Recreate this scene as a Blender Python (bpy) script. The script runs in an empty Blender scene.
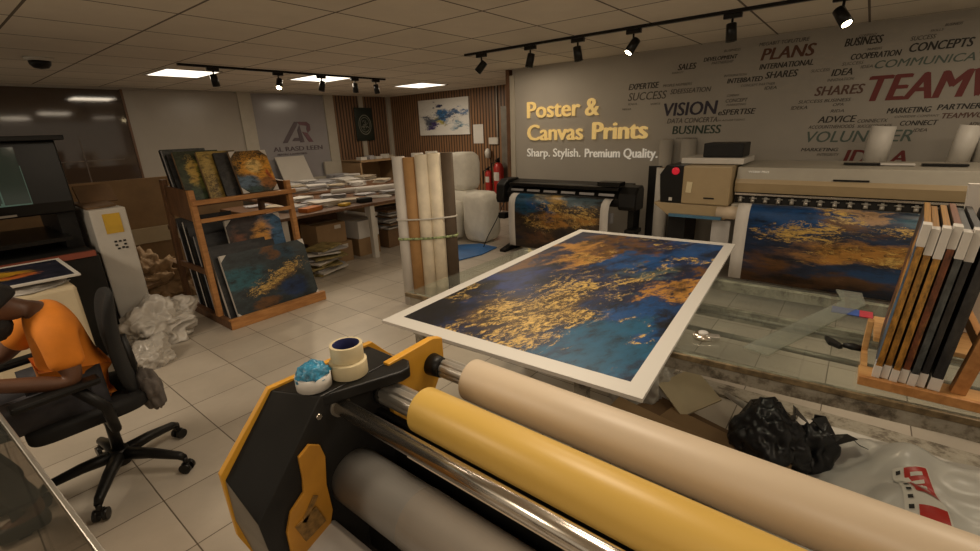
import bpy, bmesh, math, random
from mathutils import Vector, Matrix, Euler, noise
R = math.radians
PI = math.pi
scene = bpy.context.scene
COL = scene.collection

# ------------------------------------------------------------------ materials
def new_mat(name):
    m = bpy.data.materials.new(name); m.use_nodes = True
    nt = m.node_tree
    b = nt.nodes.get('Principled BSDF')
    return m, nt, b

def setp(b, col=None, rough=None, metal=None, spec=None, trans=None, ior=None, emis=None, estr=None, alpha=None, coat=None, sheen=None):
    if col is not None: b.inputs['Base Color'].default_value = (*col, 1)
    if rough is not None: b.inputs['Roughness'].default_value = rough
    if metal is not None: b.inputs['Metallic'].default_value = metal
    if spec is not None: b.inputs['Specular IOR Level'].default_value = spec
    if trans is not None: b.inputs['Transmission Weight'].default_value = trans
    if ior is not None: b.inputs['IOR'].default_value = ior
    if emis is not None: b.inputs['Emission Color'].default_value = (*emis, 1)
    if estr is not None: b.inputs['Emission Strength'].default_value = estr
    if alpha is not None: b.inputs['Alpha'].default_value = alpha
    if coat is not None: b.inputs['Coat Weight'].default_value = coat

def coords(nt, kind='Object'):
    t = nt.nodes.new('ShaderNodeTexCoord'); return t.outputs[kind]

def noise_tex(nt, vec, scale, detail=4, rough=.55, dist=0.0):
    n = nt.nodes.new('ShaderNodeTexNoise')
    n.inputs['Scale'].default_value = scale; n.inputs['Detail'].default_value = detail
    n.inputs['Roughness'].default_value = rough; n.inputs['Distortion'].default_value = dist
    nt.links.new(vec, n.inputs['Vector'])
    return n

def ramp(nt, fac, stops):
    r = nt.nodes.new('ShaderNodeValToRGB')
    e = r.color_ramp.elements
    while len(e) > 1: e.remove(e[-1])
    e[0].position = stops[0][0]; e[0].color = (*stops[0][1], 1)
    for p, c in stops[1:]:
        k = e.new(p); k.color = (*c, 1)
    nt.links.new(fac, r.inputs['Fac'])
    return r

def mixc(nt, fac, a, b, blend='MIX'):
    m = nt.nodes.new('ShaderNodeMix'); m.data_type = 'RGBA'; m.blend_type = blend
    for sock, v in ((m.inputs[0], fac), (m.inputs[6], a), (m.inputs[7], b)):
        if isinstance(v, (int, float)): sock.default_value = v
        elif isinstance(v, tuple): sock.default_value = (*v, 1) if len(v) == 3 else v
        else: nt.links.new(v, sock)
    return m.outputs[2]

def mth(nt, op, a, b=None, c=None, clamp=False):
    m = nt.nodes.new('ShaderNodeMath'); m.operation = op; m.use_clamp = clamp
    for i, v in enumerate((a, b, c)):
        if v is None: continue
        if isinstance(v, (int, float)): m.inputs[i].default_value = v
        else: nt.links.new(v, m.inputs[i])
    return m.outputs[0]

def bump(nt, b, h, strength=.3, dist=.01):
    n = nt.nodes.new('ShaderNodeBump'); n.inputs['Strength'].default_value = strength
    n.inputs['Distance'].default_value = dist
    nt.links.new(h, n.inputs['Height']); nt.links.new(n.outputs[0], b.inputs['Normal'])

def mat(name, col, rough=.6, metal=0, var=.12, scale=8, bumps=0, bscale=60, **k):
    """A procedural surface: colour with a slow mottling and an optional fine grain."""
    m, nt, b = new_mat(name)
    setp(b, col, rough, metal, **k)
    v = coords(nt)
    n = noise_tex(nt, v, scale, 4)
    d = tuple(max(0, c*(1-var)) for c in col); l = tuple(min(1, c*(1+var)) for c in col)
    r = ramp(nt, n.outputs['Fac'], [(.3, d), (.7, l)])
    nt.links.new(r.outputs[0], b.inputs['Base Color'])
    if bumps:
        n2 = noise_tex(nt, v, bscale, 3)
        bump(nt, b, n2.outputs['Fac'], bumps, .004)
    return m

def wood(name, c1, c2, scale=(3, 30, 30), rough=.5):
    m, nt, b = new_mat(name); setp(b, c1, rough)
    v = coords(nt)
    mp = nt.nodes.new('ShaderNodeMapping'); mp.inputs['Scale'].default_value = scale
    nt.links.new(v, mp.inputs['Vector'])
    n = noise_tex(nt, mp.outputs[0], 1.6, 6, .6, .4)
    r = ramp(nt, n.outputs['Fac'], [(.3, c1), (.65, c2)])
    nt.links.new(r.outputs[0], b.inputs['Base Color'])
    bump(nt, b, n.outputs['Fac'], .15, .003)
    return m

def tile_mat(name, x0, px, y0, py, line, tile, grout, rough, stain=.1, bumpy=0):
    m, nt, b = new_mat(name); setp(b, tile, rough)
    v = coords(nt)
    s = nt.nodes.new('ShaderNodeSeparateXYZ'); nt.links.new(v, s.inputs[0])
    def edge(o, o0, p):
        t = mth(nt, 'DIVIDE', mth(nt, 'SUBTRACT', o, o0), p)
        f = mth(nt, 'FRACT', t)
        return mth(nt, 'MULTIPLY', mth(nt, 'MINIMUM', f, mth(nt, 'SUBTRACT', 1, f)), p), mth(nt, 'FLOOR', t)
    ex, ix = edge(s.outputs[0], x0, px); ey, iy = edge(s.outputs[1], y0, py)
    d = mth(nt, 'MINIMUM', ex, ey)
    g = mth(nt, 'LESS_THAN', d, line)
    cb = nt.nodes.new('ShaderNodeCombineXYZ'); nt.links.new(ix, cb.inputs[0]); nt.links.new(iy, cb.inputs[1])
    wn = nt.nodes.new('ShaderNodeTexWhiteNoise'); nt.links.new(cb.outputs[0], wn.inputs['Vector'])
    n = noise_tex(nt, v, 2.2, 6, .65)
    k = mth(nt, 'MULTIPLY_ADD', wn.outputs['Value'], .25, mth(nt, 'MULTIPLY', n.outputs['Fac'], .8))
    lo = tuple(c*(1-stain) for c in tile); hi = tuple(min(1, c*(1+stain)) for c in tile)
    r = ramp(nt, k, [(.3, lo), (.75, hi)])
    n3 = noise_tex(nt, v, 55, 3, .6)
    sp = mth(nt, 'GREATER_THAN', n3.outputs['Fac'], .71)
    c1 = mixc(nt, mth(nt, 'MULTIPLY', sp, .35), r.outputs[0], tuple(c*.45 for c in tile))
    col = mixc(nt, g, c1, grout)
    nt.links.new(col, b.inputs['Base Color'])
    if bumpy: bump(nt, b, mth(nt, 'MULTIPLY', g, -1.0), bumpy, .004)
    return m

def stripes_mat(name, axis, period, c1, c2, rough=.45):
    """Vertical timber slats."""
    m, nt, b = new_mat(name); setp(b, c1, rough)
    v = coords(nt)
    s = nt.nodes.new('ShaderNodeSeparateXYZ'); nt.links.new(v, s.inputs[0])
    f = mth(nt, 'FRACT', mth(nt, 'DIVIDE', s.outputs[axis], period))
    t = mth(nt, 'PINGPONG', mth(nt, 'MULTIPLY', f, 2.0), 1.0)
    mp = nt.nodes.new('ShaderNodeMapping'); mp.inputs['Scale'].default_value = (8, 8, .6)
    nt.links.new(v, mp.inputs['Vector'])
    n = noise_tex(nt, mp.outputs[0], 3, 5)
    r = ramp(nt, n.outputs['Fac'], [(.3, c1), (.7, tuple(c*1.6 for c in c1))])
    g = ramp(nt, t, [(.25, (0, 0, 0)), (.45, (1, 1, 1))])
    col = mixc(nt, g.outputs[0], c2, r.outputs[0])
    nt.links.new(col, b.inputs['Base Color'])
    bump(nt, b, g.outputs[0], .6, .01)
    return m

def art_mat(name, base, blobs, flecks=(), seed=0, warp=.12, border=0, aspect=1.0, stretch=0, rough=.4, basevar=.65, gold=(.72, .47, .13), bordercol=(.62, .60, .56)):
    """Abstract print: soft warped colour clouds with metallic-looking flecks, laid out on the print's own UV."""
    m, nt, b = new_mat(name); setp(b, base, rough)
    uv = coords(nt, 'UV')
    sc = nt.nodes.new('ShaderNodeMapping'); sc.inputs['Scale'].default_value = (1, aspect, 1)
    sc.inputs['Location'].default_value = (seed*3.7, seed*1.3, seed)
    sc.inputs['Rotation'].default_value = (0, 0, stretch)
    nt.links.new(uv, sc.inputs['Vector'])
    st = nt.nodes.new('ShaderNodeMapping'); st.inputs['Scale'].default_value = (1, 2.1, 1)
    nt.links.new(sc.outputs[0], st.inputs['Vector'])
    V = st.outputs[0]
    n = noise_tex(nt, V, 2.6, 8, .68)
    off = nt.nodes.new('ShaderNodeVectorMath'); off.operation = 'SUBTRACT'; off.inputs[1].default_value = (.5, .5, .5)
    nt.links.new(n.outputs['Color'], off.inputs[0])
    osc = nt.nodes.new('ShaderNodeVectorMath'); osc.operation = 'SCALE'; osc.inputs['Scale'].default_value = warp*7
    nt.links.new(off.outputs[0], osc.inputs[0])
    add = nt.nodes.new('ShaderNodeVectorMath'); add.operation = 'ADD'
    nt.links.new(uv, add.inputs[0]); nt.links.new(osc.outputs[0], add.inputs[1])
    nw = noise_tex(nt, V, 13, 6, .8)
    of2 = nt.nodes.new('ShaderNodeVectorMath'); of2.operation = 'SUBTRACT'; of2.inputs[1].default_value = (.5, .5, .5)
    nt.links.new(nw.outputs['Color'], of2.inputs[0])
    os2 = nt.nodes.new('ShaderNodeVectorMath'); os2.operation = 'SCALE'; os2.inputs['Scale'].default_value = warp*1.8
    nt.links.new(of2.outputs[0], os2.inputs[0])
    ad2 = nt.nodes.new('ShaderNodeVectorMath'); ad2.operation = 'ADD'
    nt.links.new(add.outputs[0], ad2.inputs[0]); nt.links.new(os2.outputs[0], ad2.inputs[1])
    W = ad2.outputs[0]
    n2 = noise_tex(nt, V, 5, 9, .72)
    colr = ramp(nt, n2.outputs['Fac'], [(.35, tuple(c*(1-basevar) for c in base)), (.65, tuple(c*(1+basevar) for c in base))]).outputs[0]
    def blob(cx, cy, rx, ry, ang):
        a = nt.nodes.new('ShaderNodeMapping'); a.vector_type = 'TEXTURE'
        a.inputs['Location'].default_value = (cx, cy, 0); a.inputs['Rotation'].default_value = (0, 0, R(ang))
        a.inputs['Scale'].default_value = (rx, ry, 100)
        nt.links.new(W, a.inputs['Vector'])
        g = nt.nodes.new('ShaderNodeTexGradient'); g.gradient_type = 'SPHERICAL'
        nt.links.new(a.outputs[0], g.inputs[0])
        return g.outputs['Fac']
    tex = ramp(nt, n2.outputs['Fac'], [(.36, (.12, .12, .12)), (.5, (.75, .75, .75)), (.66, (1.0, 1.0, 1.0))]).outputs[0]
    nz = mth(nt, 'MULTIPLY_ADD', n2.outputs['Fac'], .9, -.45)
    for (cx, cy, rx, ry, ang, c, s) in blobs:
        f = mth(nt, 'MULTIPLY_ADD', mth(nt, 'MULTIPLY_ADD', blob(cx, cy, rx, ry, ang), s*1.25, nz), 2.1, -.22, clamp=True)
        cc = mixc(nt, 1.0, c, tex, 'MULTIPLY')
        colr = mixc(nt, f, colr, cc)
    if flecks:
        n4 = noise_tex(nt, V, 34, 8, .85, .4)
        n5 = noise_tex(nt, V, 7, 8, .75, 1.6)
        tot = None
        for (cx, cy, rx, ry, ang, s) in flecks:
            f = mth(nt, 'MULTIPLY', blob(cx, cy, rx, ry, ang), s, clamp=True)
            tot = f if tot is None else mth(nt, 'MAXIMUM', tot, f)
        h = mth(nt, 'MULTIPLY_ADD', n5.outputs['Fac'], .8, mth(nt, 'MULTIPLY', n4.outputs['Fac'], .8))
        thr = mth(nt, 'SUBTRACT', 1.0, mth(nt, 'MULTIPLY', mth(nt, 'MULTIPLY', tot, 1.6, clamp=True), .22))
        fl = mth(nt, 'MULTIPLY', mth(nt, 'SUBTRACT', h, thr), 16.0, clamp=True)
        fl = mth(nt, 'MULTIPLY', fl, mth(nt, 'MULTIPLY', tot, 4, clamp=True), clamp=True)
        n6 = noise_tex(nt, V, 4.5, 5, .62, .8)
        vein = mth(nt, 'SUBTRACT', 1, mth(nt, 'MULTIPLY', mth(nt, 'ABSOLUTE', mth(nt, 'SUBTRACT', n6.outputs['Fac'], .5)), 70.0), clamp=True)
        vein = mth(nt, 'MULTIPLY', vein, mth(nt, 'GREATER_THAN', n4.outputs['Fac'], .46))
        fl = mth(nt, 'MAXIMUM', fl, mth(nt, 'MULTIPLY', vein, mth(nt, 'MULTIPLY', tot, 3.5, clamp=True)))
        # thin dark seams between the leaf patches
        seam = mth(nt, 'MULTIPLY', mth(nt, 'GREATER_THAN', noise_tex(nt, V, 19, 7, .8, .8).outputs['Fac'], .56), mth(nt, 'MULTIPLY', tot, 3.0, clamp=True))
        colr = mixc(nt, mth(nt, 'MULTIPLY', seam, .75), colr, (.022, .014, .008))
        gcol = ramp(nt, n4.outputs['Fac'], [(.40, tuple(c*.30 for c in gold)), (.52, tuple(c*.75 for c in gold)), (.62, gold)]).outputs[0]
        colr = mixc(nt, fl, colr, gcol)
    if border:
        s = nt.nodes.new('ShaderNodeSeparateXYZ'); nt.links.new(uv, s.inputs[0])
        bx, by = border
        ex = mth(nt, 'MINIMUM', s.outputs[0], mth(nt, 'SUBTRACT', 1, s.outputs[0]))
        ey = mth(nt, 'MINIMUM', s.outputs[1], mth(nt, 'SUBTRACT', 1, s.outputs[1]))
        g = mth(nt, 'MAXIMUM', mth(nt, 'LESS_THAN', ex, bx), mth(nt, 'LESS_THAN', ey, by))
        colr = mixc(nt, g, colr, bordercol)
    nt.links.new(colr, b.inputs['Base Color'])
    return m

M = {}
M['floor'] = tile_mat('floor_tiles', .044, .3915, .367, .398, .0028, (.47, .42, .355), (.13, .105, .08), .34, .13, .3)
M['ceiling'] = tile_mat('ceiling_tiles', -3.70, .71, 2.13, .716, .0085, (.70, .64, .545), (.13, .105, .08), .9, .07, .2)
M['wall'] = mat('painted_wall', (.36, .33, .285), .7, var=.05, scale=1.5, bumps=.05, bscale=120)
M['wall_pale'] = mat('pale_wall', (.50, .46, .40), .6, var=.05, scale=2)
M['wall_room'] = mat('room_wall', (.42, .37, .30), .7, var=.05, scale=2)
M['slat_y'] = stripes_mat('timber_slats_side', 1, .075, (.15, .080, .040), (.020, .012, .007))
M['slat_x'] = stripes_mat('timber_slats_back', 0, .075, (.19, .100, .048), (.03, .017, .009))
M['darkglass'] = mat('smoked_glass', (.055, .036, .026), .06, var=.05, spec=.9)
M['whiteboard'] = mat('frosted_panel', (.36, .325, .28), .25, var=.05, scale=1.5)
M['logoglass'] = mat('frosted_glass', (.30, .285, .29), .16, var=.05, scale=1.5)
M['frame'] = mat('cream_frame', (.42, .38, .31), .5, var=.05)
M['black'] = mat('black_plastic', (.009, .0085, .008), .42, var=.2, spec=.25)
M['blackmat'] = mat('black_fabric', (.007, .0065, .006), .9, var=.3, bumps=.3, bscale=250)
M['blackgloss'] = mat('black_metal', (.007, .0065, .006), .3, var=.2, spec=.3)
M['sheet'] = mat('black_sheet_metal', (.008, .0075, .007), .33, var=.35, scale=5, spec=.35)
M['greysheet'] = mat('grey_sheet_metal', (.20, .18, .15), .45, metal=.4, var=.15)
M['yellowpaint'] = mat('yellow_paint', (.66, .33, .03), .45, var=.08, bumps=.05, bscale=150)
M['yellowdark'] = mat('amber_paint', (.50, .23, .025), .45, var=.12)
M['chrome'] = mat('chrome', (.80, .74, .66), .2, metal=1, var=.05)
M['alu'] = mat('aluminium', (.55, .52, .47), .33, metal=.8, var=.1, bumps=.05)
M['rubber'] = mat('grey_rubber', (.24, .225, .205), .33, var=.08, scale=4, spec=.6)
M['yellowfilm'] = mat('yellow_film', (.66, .43, .10), .38, var=.04, scale=2)
M['creamroll'] = mat('cream_paper_roll', (.60, .49, .36), .42, var=.05, scale=2)
M['tape'] = mat('masking_tape', (.62, .53, .34), .55, var=.05, scale=30)
M['tapecore'] = mat('tape_core', (.035, .04, .13), .4)
M['white'] = mat('white_plastic', (.58, .55, .50), .45, var=.05)
M['paper'] = mat('white_paper', (.60, .57, .53), .7, var=.04)
M['paper2'] = mat('grey_paper', (.36, .35, .36), .7, var=.1)
M['paper3'] = mat('buff_paper', (.45, .38, .28), .7, var=.1)
M['foam'] = mat('foam_wrap', (.74, .71, .63), .75, var=.06, scale=12, bumps=.3, bscale=18)
M['film'] = mat('crumpled_film', (.46, .43, .39), .28, var=.15, scale=6, bumps=.8, bscale=9, spec=.6)
M['filmgrey'] = mat('grey_film', (.50, .48, .46), .3, var=.12, scale=4, bumps=.3, bscale=10, spec=.6)
M['kraft'] = mat('kraft_board', (.30, .19, .095), .75, var=.12, scale=5)
M['kraftpale'] = mat('pale_board', (.55, .46, .31), .75, var=.08, scale=5)
M['kraftdark'] = mat('brown_board', (.17, .10, .05), .8, var=.2, scale=5)
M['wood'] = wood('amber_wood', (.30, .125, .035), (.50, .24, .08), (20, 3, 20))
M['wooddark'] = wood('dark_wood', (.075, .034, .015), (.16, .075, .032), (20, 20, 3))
M['pine'] = wood('pine_wood', (.42, .21, .07), (.62, .36, .14), (3, 20, 20))
M['beige'] = mat('beige_cover', (.36, .27, .15), .45, var=.05)
M['beigetop'] = mat('grey_cover', (.36, .33, .27), .5, var=.05)
M['red'] = mat('red_paint', (.40, .02, .015), .35, var=.05)
M['redlight'] = mat('red_lamp', (.45, .008, .02), .3, emis=(1, .02, .05), estr=.25)
M['blue'] = mat('blue_sheet', (.02, .13, .38), .5, var=.15, scale=6)
M['bluestrip'] = mat('blue_strip', (.06, .16, .26), .3)
M['orange'] = mat('orange_cotton', (.62, .19, .01), .85, var=.10, scale=9, bumps=.15, bscale=120)
M['denim'] = mat('dark_denim', (.035, .034, .04), .85, var=.3, scale=14)
M['skin'] = mat('brown_skin', (.105, .045, .022), .5, var=.1, scale=10)
M['hair'] = mat('black_hair', (.008, .006, .005), .8, var=.3, bumps=.5, bscale=200)
M['label_yellow'] = mat('yellow_label', (.62, .38, .03), .5)
M['dark'] = mat('dark_interior', (.007, .006, .005), .7)
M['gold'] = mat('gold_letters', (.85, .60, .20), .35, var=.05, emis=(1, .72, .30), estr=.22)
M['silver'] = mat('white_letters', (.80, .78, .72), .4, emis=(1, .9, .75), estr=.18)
M['paintedwood'] = None
M['magazine'] = mat('printed_cover', (.30, .24, .10), .5, var=.7, scale=14)
M['lamp'] = mat('lit_panel', (.9, .88, .8), .5, emis=(1, .90, .74), estr=2.2)
M['bulb'] = mat('lit_bulb', (1, .9, .7), .5, emis=(1, .78, .45), estr=30)

def stained():
    m, nt, b = new_mat('stained_grey_paint'); setp(b, (.3, .28, .24), .6)
    v = coords(nt)
    n = noise_tex(nt, v, 14, 8, .7); n2 = noise_tex(nt, v, 3, 4)
    r = ramp(nt, n.outputs['Fac'], [(.33, (.035, .028, .02)), (.42, (.16, .135, .10)), (.50, (.33, .30, .24)), (.65, (.42, .385, .32))])
    c = mixc(nt, mth(nt, 'MULTIPLY', n2.outputs['Fac'], .3), r.outputs[0], (.26, .225, .18))
    nt.links.new(c, b.inputs['Base Color']); bump(nt, b, n.outputs['Fac'], .3, .004)
    return m
M['stained'] = stained()

def glass_mat(name, tint, alpha):
    """Thin clear sheet: mostly see-through, with real gloss on top."""
    m, nt, b = new_mat(name)
    tr = nt.nodes.new('ShaderNodeBsdfTransparent'); tr.inputs[0].default_value = (*tint, 1)
    gl = nt.nodes.new('ShaderNodeBsdfGlossy'); gl.inputs['Roughness'].default_value = .04
    gl.inputs['Color'].default_value = (.9, .95, .92, 1)
    df = nt.nodes.new('ShaderNodeBsdfDiffuse'); df.inputs[0].default_value = (.34, .36, .32, 1)
    n = noise_tex(nt, coords(nt), 3, 5)
    a = nt.nodes.new('ShaderNodeMixShader'); nt.links.new(mth(nt, 'MULTIPLY', n.outputs['Fac'], alpha*2), a.inputs[0])
    nt.links.new(tr.outputs[0], a.inputs[1]); nt.links.new(df.outputs[0], a.inputs[2])
    fr0 = nt.nodes.new('ShaderNodeFresnel'); fr0.inputs[0].default_value = 1.5
    gm = nt.nodes.new('ShaderNodeNewGeometry')
    frv = mth(nt, 'MULTIPLY', fr0.outputs[0], mth(nt, 'SUBTRACT', 1, gm.outputs['Backfacing']))
    g = nt.nodes.new('ShaderNodeMixShader'); nt.links.new(frv, g.inputs[0])
    nt.links.new(a.outputs[0], g.inputs[1]); nt.links.new(gl.outputs[0], g.inputs[2])
    nt.links.new(g.outputs[0], nt.nodes['Material Output'].inputs[0])
    return m
M['glass'] = glass_mat('table_glass', (.93, .96, .93), .085)
M['acrylic'] = glass_mat('acrylic_ruler', (.9, .92, .88), .30)
M['deskglass'] = glass_mat('desk_glass', (.62, .58, .54), .05)
M['wrap'] = glass_mat('clear_wrap', (.92, .92, .9), .3)

NAVY = (.008, .016, .05)
BLUE = (.007, .075, .25); TEAL = (.008, .10, .20); ORG = (.50, .24, .05); BRN = (.16, .07, .02); GLD = (.55, .34, .09); CRM = (.55, .45, .26); BLK = (.006, .007, .012)
M['art_poster'] = art_mat('poster_print', NAVY, [
    (.86, .16, .34, .26, 0, TEAL, .9), (.80, .30, .30, .14, 20, BLUE, .8), (.60, .72, .30, .16, 20, BLUE, .9), (.85, .88, .30, .12, 0, BLUE, .9),
    (.12, .33, .25, .12, 30, (.012, .035, .16), .8), (.12, .08, .25, .10, 0, BLK, .8), (.72, .58, .16, .10, 0, (.09, .14, .15), .7),
    (.10, .52, .16, .09, 20, BRN, .9), (.17, .74, .20, .11, 30, ORG, .8), (.34, .66, .20, .10, 60, ORG, 1.0), (.44, .80, .22, .08, 10, BRN, .8), (.30, .92, .3, .08, 0, BRN, .8),
    (.90, .48, .12, .045, 15, ORG, .9), (.92, .62, .12, .04, 10, BRN, .8), (.97, .30, .12, .10, 0, BLK, .7), (.62, .22, .10, .10, 20, BLK, .6), (.74, .34, .14, .06, 30, BLK, .6), (.05, .22, .16, .16, 0, BLK, .8), (.46, .20, .26, .16, 35, (.10, .055, .018), .8)],
    [(.50, .14, .30, .20, 40, 1.25), (.46, .36, .24, .16, 50, 1.1), (.66, .48, .16, .10, 40, 1.2), (.70, .66, .12, .10, 70, .8), (.86, .78, .22, .05, 15, 1.1),
     (.36, .66, .18, .12, 60, .8), (.10, .20, .20, .05, 15, .75), (.84, .22, .06, .03, 0, .9), (.6, .93, .25, .04, 0, .7)],
    seed=1, warp=.10, border=(.052, .036), aspect=1.9, stretch=R(-72))
M['art_left_print'] = art_mat('left_printer_print', (.05, .03, .015), [
    (.15, .80, .35, .28, 0, (.01, .10, .20), 1.0), (.75, .92, .35, .16, 0, (.10, .15, .18), 1.0), (.50, .90, .16, .2, 0, GLD, .6), (.35, .70, .25, .1, -30, BLUE, .8),
    (.50, .50, .25, .16, 0, ORG, .9), (.80, .62, .22, .12, 0, ORG, .7), (.30, .18, .3, .15, 0, BRN, .8), (.75, .25, .3, .2, 0, BLK, .7), (.30, .95, .10, .16, 30, CRM, .5)],
    [(.62, .72, .42, .18, 0, 1.2), (.35, .45, .25, .2, -45, .8), (.8, .6, .25, .2, 0, .9)], seed=2, warp=.09, aspect=.7)
M['art_right_print'] = art_mat('right_printer_print', (.012, .025, .06), [
    (.15, .80, .35, .25, -20, BLUE, .9), (.80, .88, .40, .13, 0, (.02, .13, .20), .9), (.72, .95, .14, .12, 0, (.20, .17, .12), .7), (.35, .72, .1, .16, 40, BRN, .9),
    (.48, .42, .34, .15, 0, ORG, .85), (.12, .30, .2, .2, 0, BRN, .7), (.85, .60, .25, .12, 0, BRN, .8), (.65, .20, .30, .14, 0, (.01, .06, .18), .9), (.25, .10, .4, .12, 0, (.10, .045, .015), .9),
    (.40, .90, .07, .15, 40, (.45, .28, .15), .9)],
    [(.70, .68, .36, .13, -10, 1.25), (.25, .60, .22, .2, -45, .95), (.88, .52, .2, .2, 0, 1.0), (.5, .4, .3, .12, 0, .7), (.35, .82, .1, .2, 45, .8)], seed=5, warp=.09, aspect=.65)
M['art_blue_canvas'] = art_mat('blue_gold_canvas', (.02, .03, .035), [
    (.15, .60, .35, .22, 10, (.02, .12, .16), .9), (.70, .85, .3, .2, 0, (.02, .06, .10), .8), (.55, .90, .12, .2, 0, BRN, .9), (.72, .25, .25, .18, 0, (.01, .035, .12), .9),
    (.55, .45, .40, .14, 25, (.20, .11, .035), .9), (.35, .10, .2, .12, 0, BRN, .9)],
    [(.55, .50, .48, .14, 22, 1.3), (.3, .35, .2, .1, 20, .9)], seed=8, warp=.07, aspect=.7)
M['art_horse'] = art_mat('dusk_canvas', (.03, .02, .02), [
    (.85, .6, .4, .9, 0, (.05, .15, .30), .9), (.5, .5, .25, .6, -25, (.75, .36, .07), 1.0), (.15, .35, .2, .6, 0, (.22, .08, .035), .8), (.38, .25, .14, .4, -20, BLK, 1.0)], seed=9, warp=.06)
M['art_sunset'] = art_mat('sunset_canvas', (.045, .042, .028), [
    (.60, .60, .75, .48, -10, (.85, .40, .05), 1.15), (.52, .64, .28, .22, 0, (1.0, .68, .24), 1.0), (.18, .25, .50, .24, 0, (.14, .22, .32), 1.1), (.35, .08, .3, .14, 0, (.05, .10, .10), .8),
    (.82, .22, .28, .16, 0, (.40, .16, .04), .9), (.88, .40, .07, .2, 20, (.6, .12, .02), .8)],
    [(.4, .92, .6, .2, 0, 1.1), (.1, .7, .2, .4, 0, 1.1), (.8, .85, .2, .2, 0, 1.0)], seed=11, warp=.05, gold=(.035, .026, .012))
M['art_forest'] = art_mat('forest_canvas', (.035, .045, .02), [
    (.35, .50, .22, .5, 0, (.20, .20, .04), .9), (.30, .60, .16, .40, 0, (.65, .42, .08), 1.0), (.25, .1, .4, .2, 0, (.05, .09, .04), .8)], [(.2, .9, .4, .2, 0, 1.1)], seed=12, warp=.06, gold=(.02, .022, .008))
M['art_yellow'] = art_mat('yellow_canvas', (.32, .22, .05), [
    (.20, .6, .2, .6, 0, (.60, .42, .12), .9), (.85, .5, .3, .9, 0, (.03, .018, .01), .9)], [(.2, .3, .3, .4, 0, 1.0)], seed=13, warp=.06, gold=(.10, .06, .02))
M['art_dark'] = art_mat('dark_canvas', (.02, .02, .022), [(.4, .5, .4, .4, 0, (.05, .045, .04), .8)], seed=14)
M['art_wall'] = art_mat('wall_canvas', (.66, .64, .60), [
    (.50, .50, .16, .22, 0, (.05, .20, .45), .95), (.80, .55, .24, .12, 10, (.12, .22, .42), .9), (.38, .45, .1, .2, 0, (.52, .45, .08), .9), (.18, .45, .20, .18, 0, (.13, .14, .17), .9),
    (.22, .32, .10, .08, 0, (.04, .02, .16), 1.0), (.38, .85, .07, .12, 0, (.02, .03, .10), 1.0), (.80, .25, .25, .12, 0, (.15, .30, .42), .6)],
    [(.5, .5, .6, .2, 0, .9)], seed=15, warp=.14, aspect=.6, gold=(.06, .10, .2), basevar=.06)
M['art_magazine'] = art_mat('small_print', (.015, .016, .03), [(.40, .55, .38, .22, 0, (.55, .30, .02), 1.0), (.55, .45, .2, .12, 0, (.55, .14, .03), .8)], seed=16, warp=.08, border=(.04, .06))
M['art_amber'] = art_mat('amber_canvas', (.35, .17, .03), [(.5, .7, .5, .2, 0, (.50, .28, .05), .8), (.5, .2, .5, .2, 0, (.22, .07, .012), .8)], [(.5, .5, .5, .5, 0, .7)], seed=17, warp=.1, gold=(.60, .38, .12))
M['art_red'] = art_mat('russet_canvas', (.16, .05, .02), [(.5, .4, .5, .3, 0, (.40, .18, .04), .8)], [(.5, .5, .5, .5, 0, .7)], seed=18, warp=.1, gold=(.35, .22, .12))
M['art_grey'] = art_mat('slate_canvas', (.055, .06, .06), [(.5, .4, .5, .3, 0, (.12, .13, .13), .8)], seed=19, warp=.1)

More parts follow.
